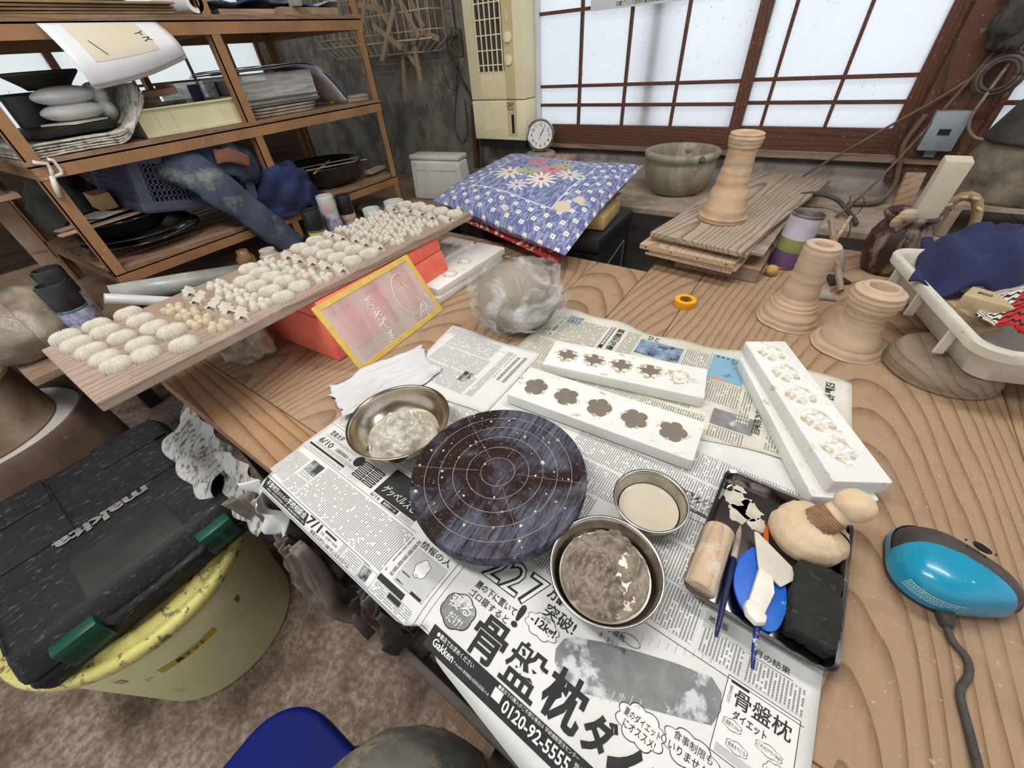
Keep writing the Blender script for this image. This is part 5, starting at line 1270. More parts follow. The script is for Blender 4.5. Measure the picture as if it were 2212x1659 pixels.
# --- white tub on a wheel head
wh = thing('wheel_head', 'dusty round wooden wheel head under the white plastic tub', 'wheel head', (.372, .952, .7003))
G().lathe([(0, 0), (.088, 0), (.090, .004), (.088, .010), (.089, .014), (.087, .020), (.080, .036), (.076, .040), (0, .040)], 56).build('disc', WOOD('wheel_head_wood', (150, 130, 110), (104, 86, 70), 60, 'y', dusty=((150, 138, 124), .5, .75, 10)), wh, smooth='auto')
tu = thing('plastic_tub', 'mud spattered white plastic tub full of cloths and stones at the right edge', 'tub', (.478, 1.085, .7408), (0, 0, R(14)))
m_tub = M('spattered_white_plastic', (222, 220, 208), (204, 200, 184), 8, .5, dust=((148, 124, 96), .64, .70, 42))
def tubl(x, y, z, r_): return [(a, b, z) for a, b in rrect(-x, x, -y, y, r_, 6)]
seq = [tubl(.135, .175, .010, .03), tubl(.14, .18, .012, .03), tubl(.158, .198, .074, .035), tubl(.164, .204, .080, .038), tubl(.176, .216, .081, .045), tubl(.178, .218, .078, .046), tubl(.177, .217, .062, .046), tubl(.173, .213, .060, .044), tubl(.166, .206, .071, .04), tubl(.160, .200, .068, .036), tubl(.142, .182, .003, .03), tubl(.138, .178, 0, .03)]
g = G(); n = len(seq[0])
for L_ in seq: g.v += [Vector(p) for p in L_]
for k in range(len(seq) - 1):
    for i in range(n): g.f.append([k * n + i, k * n + (i + 1) % n, (k + 1) * n + (i + 1) % n, (k + 1) * n + i]); g.mi.append(0)
g.f.append(list(range(n))); g.mi.append(0); g.f.append([(len(seq) - 1) * n + i for i in range(n)]); g.mi.append(0)
g.build('shell', m_tub, tu, smooth='auto')
for y in (-.12, .02, .14): G().box(-.176, -.160, y - .003, y + .003, .010, .060).build('side_rib', m_tub, tu, bevel=.001)
def ragl(a, b, rx, ry, h, sd, fold):
    x, y = (a * 2 - 1), (b * 2 - 1); r2 = min(1.0, (x * x + y * y) ** .5)
    z = h * (1 - r2 ** 2.6) + fold * fbm(x * 2.2 + sd, y * 2.2, sd, 3) * (1 - .5 * r2) + .5 * fold * math.sin(7 * x + 4 * y + 3 * vnoise(x * 2, y * 2, sd))
    return (x * rx * (1 + .12 * vnoise(y * 2 + sd, x)), y * ry * (1 + .12 * vnoise(x * 2, y + sd)), z)
o = G().grid(lambda a, b: ragl(a, b, .10, .155, .085, 3.0, .020), 36, 36).build('navy_cloth', M('navy_wool', (42, 48, 88), (30, 36, 70), 10, .95, bump=.2, bscale=400, dust=((90, 92, 120), .68, .76, 40)), None, (.405, 1.205, .815), (0, 0, R(-8)), smooth=True, solid=.004)
tag(o, 'bunched navy woollen cloth heaped on the white tub', 'cloth')
s = NT('red_check_knit'); v_ = s.coords('Object', (1, 1, 1))
sx = s.n('ShaderNodeSeparateXYZ'); s.l(v_, sx.inputs[0])
zz = s.math('FRACT', s.math('MULTIPLY', s.math('ADD', sx.outputs[1], s.math('MULTIPLY', s.math('PINGPONG', s.math('MULTIPLY', sx.outputs[0], 120), .5), .006)), 130))
band = s.step(sx.outputs[0], -.030, -.028)
s.setp(base=s.mix(s.math('GREATER_THAN', zz, .62), s.mix(band, lin((214, 210, 198)), lin((196, 44, 52))), lin((40, 36, 40))), rough=.95)
o = G().grid(lambda a, b: ragl(a, b, .065, .085, .05, 8.0, .010), 26, 26).build('checked_cloth', s.m, None, (.440, .995, .826), (0, 0, R(-20)), smooth=True, solid=.003)
tag(o, 'red, black and white woven cloth heaped beside the navy one', 'cloth')
bs = thing('whetstone', 'brown whetstone block marked 800 lying across the near corner of the tub', 'whetstone', (.425, .965, .824), (R(3), 0, R(-24)))
G().box(-.085, .085, -.022, .022, 0, .026).build('stone', M('brown_stone', (186, 164, 128), (166, 142, 106), 14, .8, dust=((150, 128, 98), .55, .75, 30)), bs, bevel=.002, smooth=True)
g = G(); vs, fs = textfit('800', -.072, -.004, -.052, .006, .02); g.add([(x, y, .0264) for x, y in vs], fs); g.build('number_print', m_ink, bs, fix=False)
wd = G().box(-.06, .06, -.025, .025, 0, .02).build('wood_block', m_newp, None, (.385, 1.06, .8245 - .05), (0, R(8), R(-50)), bevel=.002); tag(wd, 'small brown wood block lying inside the white tub', 'block')
# ================================================================== steel rack on the side bench
m_rack = M('brown_rack_paint', (156, 114, 74), (134, 97, 63), 9, .6, dust=((186, 172, 152), .62, .68, 46))
m_slat = WOOD('rack_slat_wood', (142, 112, 84), (98, 74, 56), 80, 'y', dusty=((150, 134, 116), .5, .8, 12))
rk = thing('steel_rack', 'brown painted angle steel rack with three levels along the left side', 'rack', (-1.55, .26, .6905))
def angle(nm, p, L, ax, s1, s2, w_=.030, t_=.003):
    g = G()
    if ax == 'z':
        g.box(min(0, s1 * w_), max(0, s1 * w_), min(0, s2 * t_), max(0, s2 * t_), 0, L); g.box(min(0, s1 * t_), max(0, s1 * t_), min(0, s2 * w_), max(0, s2 * w_), 0, L)
    elif ax == 'y':
        g.box(min(0, s1 * w_), max(0, s1 * w_), 0, L, min(0, s2 * t_), max(0, s2 * t_)); g.box(min(0, s1 * t_), max(0, s1 * t_), 0, L, min(0, s2 * w_), max(0, s2 * w_))
    else:
        g.box(0, L, min(0, s1 * w_), max(0, s1 * w_), min(0, s2 * t_), max(0, s2 * t_)); g.box(0, L, min(0, s1 * t_), max(0, s1 * t_), min(0, s2 * w_), max(0, s2 * w_))
    return g.build(nm, m_rack, rk, p)
for y in (0, .56, 1.14):
    for x, sg in ((0, -1), (-.62, 1)): angle('post', (x, y, 0), 1.25, 'z', sg, 1 if y < 1 else -1)
for z in (.132, .412, .668):
    angle('front_rail', (.001, .0, z), 1.14, 'y', -1, -1); angle('rear_rail', (-.621, 0, z), 1.14, 'y', 1, -1)
    for y in (.002, .57, 1.138): angle('side_rail', (-.62, y, z), .62, 'x', 1 if y < 1 else -1, -1)
for k in range(11): G().box(-.021, .021, -.57, .57, 0, .012).build('slat', m_slat, rk, (-.03 - k * .056, .57, .1325), bevel=.001)
for k, (a, b) in enumerate(((-.20, .001), (-.41, -.204), (-.62, -.414))): 
    G().box(-(b - a) / 2, (b - a) / 2, -.575, .575, 0, .010).build('shelf_board', m_slat, rk, ((a + b) / 2, .57, .4125), bevel=.001)
    G().box(-(b - a) / 2, (b - a) / 2, -.575, .575, 0, .012).build('shelf_board', m_slat, rk, ((a + b) / 2, .57, .6685), bevel=.001)
Z1, Z2, Z3 = .8357, 1.1135, 1.3715

# --- lower level
m_lac = M('black_lacquer', (22, 21, 21), (30, 28, 27), 10, .12, coat=.6, dust=((170, 166, 158), .74, .77, 40))
def plate(label, c, r_, h, name='black_plate', cat='plate', m=None, flare=.7):
    t = thing(name, label, cat, c)
    G().lathe([(0, 0), (r_ * flare, 0), (r_ * (flare + .12), h * .3), (r_ * .97, h * .9), (r_, h), (r_ * .985, h + .004), (r_ * .95, h * .93), (r_ * (flare + .05), h * .4), (0, h * .25)], 56).build('body', m or m_lac, t, smooth=True); return t
plate('large black lacquered plate at the bottom of the plate stack on the rack', (-1.745, .435, Z1 + .0128), .165, .018, flare=.55)
plate('black dish with a cream edge in the middle of the plate stack', (-1.75, .43, Z1 + .033), .155, .012, m=M('cream_edged_black', (52, 48, 42), (34, 32, 30), 12, .3), flare=.6)
bb = plate('deep black lacquered bowl on top of the plate stack on the rack', (-1.755, .405, Z1 + .047), .130, .045, 'black_bowl', 'bowl', flare=.75)
for k, (a, lb) in enumerate(((8, 'pale flat bamboo slat lying across the deep black bowl'), (16, 'thin brown slat lying beside another across the deep black bowl'))):
    o = G().box(-.014, .014, -.17, .17, 0, .005).build('bamboo_slat', m_newp if k == 0 else m_bench, None, (-1.66 - .05 * k, .40, Z1 + .0975 + .0065 * k), (0, 0, R(a)), bevel=.001); tag(o, lb, 'slat')
o = G().box(-.05, .05, -.035, .035, 0, .001).build('paper_slip', m_paperA, None, (-1.70, .35, Z1 + .1125), (0, 0, R(25))); tag(o, 'white slip of paper lying on the slats in the deep black bowl', 'paper')
o = G().box(-.05, .05, -.022, .022, 0, .044).build('timber_offcut', WOOD('end_grain', (206, 166, 120), (150, 106, 72), 130, 'x', taper=0, pith=.0), None, (-1.80, .40, Z1 + .110), (0, 0, R(-4)), bevel=.001); tag(o, 'square timber offcut showing its end grain behind the black bowl', 'offcut')
o = lump(.13, .10, .10, .25, 2.5, 3, 24, 14, .25).build('dark_sack', M('dark_green_sack', (78, 80, 70), (52, 54, 48), 9, .9, bump=.4), None, (-2.06, .38, Z1 + .088), smooth=True); tag(o, 'dark greenish sack slumped behind the black plates', 'sack')

# grey perforated basket
bk = thing('plastic_basket', 'grey perforated plastic basket overflowing with old jeans on the rack', 'basket', (-1.765, .60, Z1 + .070), (R(-11), 0, 0))
m_bk = M('grey_basket_plastic', (84, 90, 108), (66, 72, 90), 8, .6, dust=((120, 116, 112), .6, .8, 14))
bx0, bx1, by0, by1, bh = -.16, .16, -.17, .17, .15
G().box(bx0, bx1, by0, by1, 0, .006).build('bottom', m_bk, bk)
for nm, b in {'a': (bx1 - .002, bx1 + .004, by0 - .004, by1 + .004), 'b': (bx0 - .004, bx0 + .002, by0 - .004, by1 + .004), 'c': (bx0, bx1, by0 - .004, by0 + .002), 'd': (bx0, bx1, by1 - .002, by1 + .004)}.items():
    G().box(b[0], b[1], b[2], b[3], bh - .02, bh).build('rim', m_bk, bk, bevel=.002); G().box(b[0], b[1], b[2], b[3], .006, .03).build('skirt', m_bk, bk)
for x, y in ((bx0, by0), (bx1, by0), (bx0, by1), (bx1, by1)):
    sx_, sy_ = (1 if x < 0 else -1), (1 if y < 0 else -1)
    G().box(min(x, x + sx_ * .03), max(x, x + sx_ * .03), y - .002, y + .002, .03, bh - .02).box(x - .002, x + .002, min(y, y + sy_ * .03), max(y, y + sy_ * .03), .03, bh - .02).build('corner_panel', m_bk, bk)
g = G()
for k in range(22):
    t_ = .03 + k * .0125
    for q in (by0, by1): g.box(bx0 + t_ - .002, bx0 + t_ + .002, q - .0015, q + .0015, .03, bh - .02)
    for q in (bx0, bx1): g.box(q - .0015, q + .0015, by0 + t_ + .003, by0 + t_ + .007, .03, bh - .02)
for k in range(7):
    z = .042 + k * .0155
    for q in (by0, by1): g.box(bx0, bx1, q - .0015, q + .0015, z, z + .004)
    for q in (bx0, bx1): g.box(q - .0015, q + .0015, by0, by1, z, z + .004)
o = g.build('perforated_mesh', m_bk, bk); o['kind'] = 'stuff'
# jeans: waist bunched over the basket, one leg hanging down in front
m_denim = M('faded_denim', (74, 86, 104), (44, 52, 68), 7, .95, bump=.4, bscale=240, dust=((128, 130, 122), .54, .72, 12))
jn = thing('denim_jeans', 'faded blue jeans draped over the grey basket with one leg hanging down', 'jeans', (-1.65, .62, .985))
def leg(pts, rs, seed, fl=.55):
    P = smoothpath(pts, 6); n = 22; g = G(); vs = []; fs = []
    m_ = len(P)
    for k, p in enumerate(P):
        t_ = k / (m_ - 1) * (len(rs) - 1); i = min(int(t_), len(rs) - 2); r_ = rs[i] + (rs[i + 1] - rs[i]) * (t_ - i)
        d_ = (P[min(k + 1, m_ - 1)] - P[max(k - 1, 0)]).normalized(); sd_ = d_.cross(Vector((1, 0, .25))).normalized(); up = sd_.cross(d_).normalized()
        for j in range(n):
            a = 2 * PI * j / n; w_ = 1 + .20 * fbm(math.cos(a) * 1.9 + seed, math.sin(a) * 1.9, k * .34, 3)
            vs.append(p + sd_ * r_ * w_ * math.cos(a) + up * r_ * fl * w_ * math.sin(a))
    for k in range(m_ - 1):
        for j in range(n): fs.append((k * n + j, k * n + (j + 1) % n, (k + 1) * n + (j + 1) % n, (k + 1) * n + j))
    fs.append(tuple(range(n))); fs.append(tuple((m_ - 1) * n + j for j in range(n)))
    return g.add(vs, fs)
leg([(-.05, -.06, .045), (.05, -.05, .055), (.105, .0, .005), (.125, .06, -.10), (.14, .115, -.19), (.16, .16, -.262)], [.045, .055, .058, .054, .050, .047, .044], 1.0).build('front_leg', m_denim, jn, smooth=True)
leg([(-.12, -.05, .03), (.0, .0, .055), (.05, .08, .05), (.055, .15, .02), (.03, .20, -.02)], [.05, .058, .06, .058, .04], 5.0, .45).build('rear_leg', m_denim, jn, smooth=True)
leg([(.085, .06, .060), (.10, .10, .052), (.105, .15, .030)], [.020, .022, .016], 8.0, .3).build('torn_lining', M('rust_lining', (130, 84, 70), (104, 64, 54), 20, .9), jn, smooth=True)
o = G().grid(lambda a, b: ragl(a, b, .09, .115, .105, 12.0, .024), 34, 34).build('navy_jacket', M('navy_denim', (40, 54, 96), (24, 32, 58), 9, .95, bump=.2, bscale=260), None, (-1.60, .885, Z1 + .045), (0, R(38), 0), smooth=True, solid=.004)
tag(o, 'crumpled navy denim jacket stuffed beside the jeans', 'jacket')
# black pan with sticks
pn_ = plate('paint spattered shallow black pan on the right end of the rack', (-1.74, 1.165, Z1 + .0128), .165, .065, 'black_pan', 'pan', m=M('spattered_black', (26, 25, 25), (34, 32, 31), 12, .3, dust=((210, 206, 196), .66, .70, 26)), flare=.86)
for k, (p0, p1, lb) in enumerate((((-1.60, 1.02, .915), (-1.78, 1.23, .908), 'pale split stick lying across the black pan from its near edge'), ((-1.65, 1.00, .922), (-1.62, 1.31, .906), 'long pale stick resting along the front edge of the black pan'), ((-1.83, 1.02, .905), (-1.68, 1.29, .911), 'thin pale stick crossing the others over the black pan'))):
    stick(lb, p0, p1, .0055, m_newp, sq=.5)
o = G().box(-.018, .018, -.06, .06, 0, .012).build('wood_offcut', m_oldp, None, (-1.63, 1.35, Z1 + .0128), (0, 0, R(14)), bevel=.001); tag(o, 'small grey board lying right of the black pan', 'board')
o = plate('dusty dark disc leaning low behind the black pan', (-1.98, 1.10, Z1 + .0128), .12, .02, 'dusty_disc', 'disc', m=m_ledge)

# --- middle level
def paperpile(label, y0, y1, x0, x1, z, n_, curl, m, name='newspaper_pile'):
    t = thing(name, label, 'papers', ((x0 + x1) / 2, (y0 + y1) / 2, z))
    for k in range(n_):
        o_ = .012 * (hsh(k, z) - .5)
        def f(a, b, k=k, o_=o_):
            y = (y1 - y0) * (b - .5) + o_; zz = .0035 + k * .0055 + curl * max(0, b - .62) ** 2 * 7 * (1 - .12 * k) + .0015 * fbm(a * 4, b * 6 + k, k)
            return ((x1 - x0) * (a - .5), y * (1 - .35 * curl * max(0, b - .6) * 3), zz)
        G().grid(f, 8, 22).build('folded_paper', m, t, smooth=True, solid=.004)
    return t
paperpile('pile of curling grey newspapers on the near end of the middle rack level', .27, .585, -1.97, -1.565, Z2, 5, .12, M('old_newsprint', (200, 196, 184), (150, 146, 136), 30, .9, dust=((110, 106, 98), .52, .62, 50)))
o = G().prism(rrect(-.11, .11, -.09, .09, .02), 0, .018, inset=-.12).build('black_tray', m_trunk, None, (-1.72, .40, Z2 + .034), (0, 0, R(8)), bevel=.003, smooth=True); tag(o, 'small black tray on the curling newspapers', 'tray')
o = G().box(-.05, .05, -.05, .05, 0, .004).build('card_piece', M('cream_card', (214, 208, 188), rough=.8), None, (-1.67, .43, Z2 + .054), (0, 0, R(30))); tag(o, 'cream card lying on the small black tray', 'card')
m_app = M('white_appliance', (214, 214, 214), (198, 198, 198), 5, .4)
for k, (lb, y, z, rz) in enumerate((('upper of two white handheld appliances lying on the rack', .455, Z2 + .112, 12), ('lower of two white handheld appliances lying on the rack', .455, Z2 + .078, 6))):
    t = thing('handheld_appliance', lb, 'appliance', (-1.68, y, z - .022), (0, 0, R(rz)))
    lump(.045, .072, .021, .02, 1, k, 28, 14, 0).build('body', m_app, t, (0, -.01, .022), smooth=True)
    lump(.040, .022, .026, .02, 1, k + 3, 20, 12, 0).build('end_cap', M('pale_cap', (190, 192, 190), (176, 178, 176), 6, .4), t, (.0, .062, .018), smooth=True)
o = G().lathe([(0, 0), (.045, 0), (.05, .004), (.05, .085), (.046, .09), (0, .09)], 28).build('dark_can', m_trunk, None, (-1.80, .395, Z2 + .034), smooth='auto'); tag(o, 'dark can standing behind the white appliances', 'can')
plate('flared black bowl standing highest above the white appliances', (-1.795, .455, Z2 + .126), .082, .035, 'black_bowl', 'bowl', m=M('worn_black_bowl', (44, 42, 40), (60, 56, 44), 9, .5), flare=.55)
# cream tray with wooden offcuts
ct_ = thing('cream_plastic_tray', 'cream plastic tray of wooden offcuts on the middle rack level', 'tray', (-1.74, .70, Z2), (0, 0, R(-2)))
m_ctr = M('cream_tray_plastic', (226, 222, 186), (212, 206, 164), 6, .5)
G().box(-.14, .14, -.145, .145, 0, .005).build('bottom', m_ctr, ct_)
for b in ((.138, .143, -.148, .148), (-.143, -.138, -.148, .148), (-.138, .138, -.148, -.143), (-.138, .138, .143, .148)): G().box(*b, .0, .062).build('side', m_ctr, ct_)
for b in ((.138, .152, -.157, .157), (-.152, -.138, -.157, .157), (-.138, .138, -.157, -.143), (-.138, .138, .143, .157)): G().box(*b, .0622, .067).build('rim', m_ctr, ct_, bevel=.001)
G().box(.138, .150, -.15, .15, .000, .006).build('foot_ridge', m_ctr, ct_)
for y in (-.10, -.06, .08, .115): G().box(.143, .1455, y - .0015, y + .0015, .004, .062).build('side_rib', m_ctr, ct_)
m_shape = M('shaping_wood', (170, 140, 112), (142, 112, 88), 14, .85)
for k, (y, x, z, rz, L, lb) in enumerate(((.62, -1.70, .070, 40, .10, 'forked wooden shaper lying over the cream tray rim'), (.66, -1.66, .090, 65, .09, 'narrow wooden shaper pointing out over the cream tray rim'), (.60, -1.76, .085, 20, .09, 'wooden offcut lying at the back of the cream tray'), (.70, -1.70, .098, 10, .07, 'rounded pale wooden shaper on top of the cream tray heap'), (.68, -1.78, .072, -30, .1, 'broad wooden offcut in the middle of the cream tray'))):
    o = G().prism([(-L / 2, -.012), (L * .1, -.018), (L / 2, -.007), (L / 2, .007), (L * .1, .018), (-L / 2, .012)], 0, .016, inset=.08).build('wooden_shaper', m_shape, None, (x, y, Z2 + z), (R(8), R(-6 + 3 * k), R(rz)), bevel=.002, smooth=True); tag(o, lb, 'wooden shaper', 'wooden shapers in the cream tray')
o = G().box(-.1, .1, -.1, .1, 0, .055).build('offcut_pile_box', m_under, None, (-1.75, .66, Z2 + .0055), bevel=.002); tag(o, 'dark wooden box inside the cream tray under the shapers', 'box')
# clear cases
s = NT('scuffed_clear_plastic'); v_ = s.coords('Object', (1, 1, 8)); s.setp(base=(.72, .72, .68, 1), rough=.3, alpha=s.math('ADD', s.math('MULTIPLY', s.step(s.noise(v_, 9, 4), .4, .65), .3), .22)); m_clear = s.m
def case(label, c, sx, sy, sz, rz=0, extra=None):
    t = thing('clear_plastic_case', label, 'case', c, (0, 0, R(rz)))
    for b in ((-sx, sx, -sy, sy, 0, .003), (-sx, sx, -sy, sy, sz - .003, sz), (sx - .003, sx, -sy, sy, .003, sz - .003), (-sx, -sx + .003, -sy, sy, .003, sz - .003), (-sx + .003, sx - .003, -sy, -sy + .003, .003, sz - .003), (-sx + .003, sx - .003, sy - .003, sy, .003, sz - .003)): G().box(*b).build('wall', m_clear, t)
    for z in (.004, .017): G().box(-sx - .004, sx + .004, -sy - .004, sy + .004, z, z + .005).build('edge_band', M('smoky_band', (84, 82, 78), rough=.4), t)
    return t
c1 = case('small clear case with blue clips at the back of the middle rack level', (-1.86, .86, Z2 + .005), .08, .09, .105)
for y in (-.05, .04): G().box(.0845, .087, y - .018, y + .018, .055, .10).build('blue_clip', M('navy_clip', (34, 44, 92), rough=.4), c1)
c2 = case('wide clear plastic case of timber offcuts right of the middle post', (-1.735, 1.02, Z2 + .029), .13, .135, .088, -3)
for k in range(5):
    o = G().box(-.11, .11, -.115, .115, 0, .010).build('timber_strip', m_oldp if k % 2 else m_bench, None, (-1.735, 1.02, Z2 + .0345 + .0125 * k), (0, 0, R(-3 + (k - 2))), bevel=.001); tag(o, ('lowest', 'second', 'middle', 'fourth', 'topmost')[k] + ' brown board inside the wide clear plastic case', 'board', 'boards in the clear case')
for k in range(3):
    o = G().prism(rrect(-.13, .13, -.135, .135, .05), 0, .007).build('flat_plate', m_ledge, None, (-1.73, 1.01 + .004 * k, Z2 + .0005 + .009 * k), (0, 0, R(-4 + 3 * k)), bevel=.002); tag(o, ('lowest', 'middle', 'topmost')[k] + ' of three dusty flat plates under the wide clear case', 'plate', 'dusty plates under the clear case')
mg = thing('magazine', 'open magazine bent over the wide clear case and drooping down its right side', 'magazine', (-1.70, 1.05, Z2 + .12))
def magf(off, dx):
    P = smoothpath([(0, -.22, .004 + off), (0, -.08, .006 + off), (0, .05, .008 + off), (0, .105, -.006 + off), (0, .155, -.05 + off), (0, .195, -.100 + off), (0, .205, -.112 + off)], 5)
    def f(a, b):
        x = b * (len(P) - 1); i = min(int(x), len(P) - 2); q = P[i].lerp(P[i + 1], x - i)
        return (dx + (a - .5) * .24, q.y + .004 * off * 100, q.z + .002 * fbm(a * 3, b * 5, off * 100))
    return f
for k, m in enumerate((M('magazine_inside', (196, 190, 186), (150, 140, 140), 14, .5, dust=((160, 70, 70), .66, .7, 14)), M('magazine_page', (222, 220, 216), (200, 198, 196), 10, .5), M('magazine_cover', (60, 70, 110), (200, 200, 204), 7, .4, lo=.5, hi=.56))):
    G().grid(magf(.004 * k, .008 * k), 6, 30).build('page', m, mg, smooth=True, solid=.0012)
o = G().box(-.03, .03, -.06, .06, 0, .022).build('wood_offcut', m_oldp, None, (-1.62, 1.325, Z2 - .0005), (0, 0, R(6)), bevel=.002); tag(o, 'weathered grey offcut at the right end of the middle rack level', 'offcut')
o = stick('yellow pencil stub lying behind the grey offcut on the rack', (-1.66, 1.24, Z2 + .006), (-1.66, 1.31, Z2 + .006), .004, M('yellow_pencil', (206, 178, 60), rough=.5), 'pencil', 'pencil')
# clamp
cp = thing('plastic_clamp', 'white plastic clamp hanging from the front of the middle level', 'clamp', (-1.543, .29, 1.045))
m_cl = M('white_clamp', (214, 208, 196), (190, 184, 170), 14, .5)
G().tube([(0, -.018, .068), (0, -.012, .064), (0, .004, .060), (0, .002, .045), (0, -.004, .030)], .0045, 8).build('fixed_jaw', m_cl, cp, smooth=True)
G().tube([(0, -.004, .032), (0, .016, .034), (0, .020, .042), (0, .018, .064), (0, .010, .068)], .0042, 8).build('loop_jaw', m_cl, cp, smooth=True)
G().tube([(0, -.004, .034), (0, -.012, .01), (0, -.018, -.012)], [.0055, .0065, .005], 8).build('grip', m_cl, cp, smooth=True)

# --- top level
m_card = M('brown_card', (150, 126, 92), (118, 96, 68), 10, .9)
for k in range(4):
    o = G().box(-.21, .21, -.33, .33, 0, .0045).build('cardboard_sheet', m_card, None, (-1.765 + .004 * k, .425 + .006 * (k % 2), Z3 + .0005 + .006 * k), (0, 0, R(1.5 * (k % 3 - 1))), bevel=.001); tag(o, ('lowest', 'second', 'third', 'topmost')[k] + ' brown cardboard sheet stacked on the top rack level', 'cardboard', 'cardboard sheets on the top level')
paperpile('loose newspapers and bags on the cardboard on the top rack level', .12, .74, -1.95, -1.58, Z3 + .0255, 4, .02, M('top_papers', (176, 168, 150), (120, 112, 98), 14, .9))
pr = thing('paper_roll', 'white paper roll with a brown core lying by the middle post on the top level', 'roll', (-1.74, .815, Z3 + .0245), (0, R(90), 0))
G().lathe([(.013, -.19), (.023, -.19), (.023, .19), (.013, .19)], 28, closed=True).build('paper', M('white_paper_roll', (222, 222, 224), rough=.6), pr, smooth='auto')
G().lathe([(.0105, -.189), (.0128, -.189), (.0128, .189), (.0105, .189)], 24, closed=True).build('core', m_card, pr, smooth='auto')
o = G().grid(lambda a, b: ((a - .5) * .30, .02 + .035 * b + .004 * math.sin(a * 20), .004 + .012 * (1 - b)), 12, 4).build('blue_sheet_scrap', M('blue_tarp', (84, 130, 166), (60, 100, 140), 20, .5), None, (-1.72, .815, Z3 + .001), smooth=True, solid=.001); tag(o, 'scrap of blue plastic sheet beside the white paper roll', 'sheet')
for k, (y, x, L, h, lb, m) in enumerate(((1.02, -1.64, .20, .018, 'pale timber lath lying right of the middle post on the top level', m_newp), (1.22, -1.60, .24, .020, 'long timber lath at the front of the top level', m_off), (1.10, -1.72, .30, .02, 'timber lath at the back of the top level', m_bench), (1.16, -1.58, .04, .03, 'white square end piece on the front of the top level', m_lowwall))):
    o = G().box(-.014, .014, -L / 2, L / 2, 0, h).build('timber_lath', m, None, (x, y, Z3 + .0005 + (.0205 if k == 3 else 0)), (0, 0, R((-3, 2, 5, 80)[k])), bevel=.001); tag(o, lb, 'lath')
o = G().grid(lambda a, b: ((a - .5) * .3, (b - .5) * .5, .034 + .006 * fbm(a * 4, b * 6) + .004 * math.sin(b * 22)), 14, 24).build('folded_tarp', M('blue_white_bag', (196, 198, 206), (70, 84, 140), 7, .5, lo=.5, hi=.56), None, (-1.76, 1.12, Z3), smooth=True, solid=.004); tag(o, 'blue and white plastic bag folded on the laths of the top level', 'bag')
hp = thing('hanging_paper', 'large folded white print with a beige panel drooping from the top rack level', 'paper', (-1.555, .58, 1.36))
def hangf(dx):
    C4 = [(-.135, -.004), (-.115, -.122), (.138, -.074), (.113, -.004)]
    def f(a, b):
        y = (C4[0][0] * (1 - a) + C4[3][0] * a) * (1 - b) + (C4[1][0] * (1 - a) + C4[2][0] * a) * b
        z = (C4[0][1] * (1 - a) + C4[3][1] * a) * (1 - b) + (C4[1][1] * (1 - a) + C4[2][1] * a) * b
        return (dx + .045 * math.sin(b * 2.2) - .01 * b + .008 * math.sin(a * 3 + 1) * b, y, z + .012 * math.sin(a * PI) * b * -1 * .6)
    return f
m_hp = M('bright_paper', (226, 226, 228), (214, 214, 218), 5, .6)
G().grid(hangf(.006), 18, 18).build('front_fold', m_hp, hp, smooth=True, solid=.0008)
G().grid(hangf(-.010), 18, 18).build('rear_fold', m_hp, hp, (0, .008, -.006), smooth=True, solid=.0008)
hf = hangf(.0072)
G().grid(lambda a, b: hf(.16 + .62 * a, .02 + .62 * b), 10, 10).build('beige_panel', M('beige_print', (206, 198, 176), rough=.7), hp, smooth=True)
g = G()
for ch, a0, b0, sz in (('イ', .68, .20, .09), ('ス', .70, .34, .09)):
    vs, fs = textfit(ch, 0, 0, 1, 1, .01); hf2 = hangf(.0082)
    g.add([hf2(a0 + x * sz, b0 + (1 - y) * sz) for x, y in vs], fs)
for k in range(16): vs, fs = [(0, 0), (1, 0), (1, 1), (0, 1)], [(0, 1, 2, 3)]; g.add([hangf(.0082)(.24 + .0035 * k + y * .012, .30 + .016 * k + x * .011) for x, y in vs], fs)   # a line too small to read
g.build('title_print', m_ink, hp, fix=False)['kind'] = 'stuff'
# ================================================================== on the side bench, under the table, floor
BZ = .6905
m_blkcap = M('black_cap', (30, 30, 30), (40, 38, 37), 10, .35, dust=((120, 112, 104), .68, .78, 30))
def spraycan(label, c, r_, h, capr, caph, capm, bands, clear=False, name='spray_can'):
    t = thing(name, label, 'spray can', c)
    G().lathe([(0, 0), (r_ * .96, 0), (r_, .004), (r_, h), (r_ * .86, h + .012), (0, h + .013)], 36).build('can', M('can_lilac', (188, 186, 200), (160, 158, 172), 30, .4, dust=((120, 118, 140), .5, .56, 60)), t, smooth='auto')
    for z0, z1, m in bands: G().lathe([(r_ + .0002, z0), (r_ + .0008, z0), (r_ + .0008, z1), (r_ + .0002, z1)], 36, closed=True).build('label_band', m, t, smooth='auto')
    G().lathe([(capr * .98, h + .001), (capr, h + .004), (capr, h + caph - .004), (capr * .95, h + caph), (capr * .84, h + caph), (capr * .80, h + caph - .008), (0, h + caph - .008)] , 36).build('cap', capm, t, smooth='auto')
    if clear: G().lathe([(0, 0), (.010, 0), (.010, .022), (.007, .026), (0, .026)], 16).build('nozzle', M('red_nozzle', (196, 30, 60), rough=.4), t, (0, 0, h + .014), smooth='auto')
    return t
m_green = M('green_band', (20, 110, 70), rough=.5); m_yel = M('yellow_band', (214, 200, 70), (150, 190, 120), 30, .5)
spraycan('fat black capped spray can with a green ring standing left of the rack', (-1.498, .130, BZ), .033, .115, .0345, .066, m_blkcap, [(.110, .113, m_green), (.080, .105, M('print_band', (196, 190, 206), (120, 130, 180), 60, .5))])
spraycan('black capped spray can with a barcode sticker behind the fat one', (-1.575, .150, BZ), .031, .125, .0325, .072, m_blkcap, [(.128, .150, M('barcode_band', (206, 204, 196), (60, 58, 56), 160, .6))])
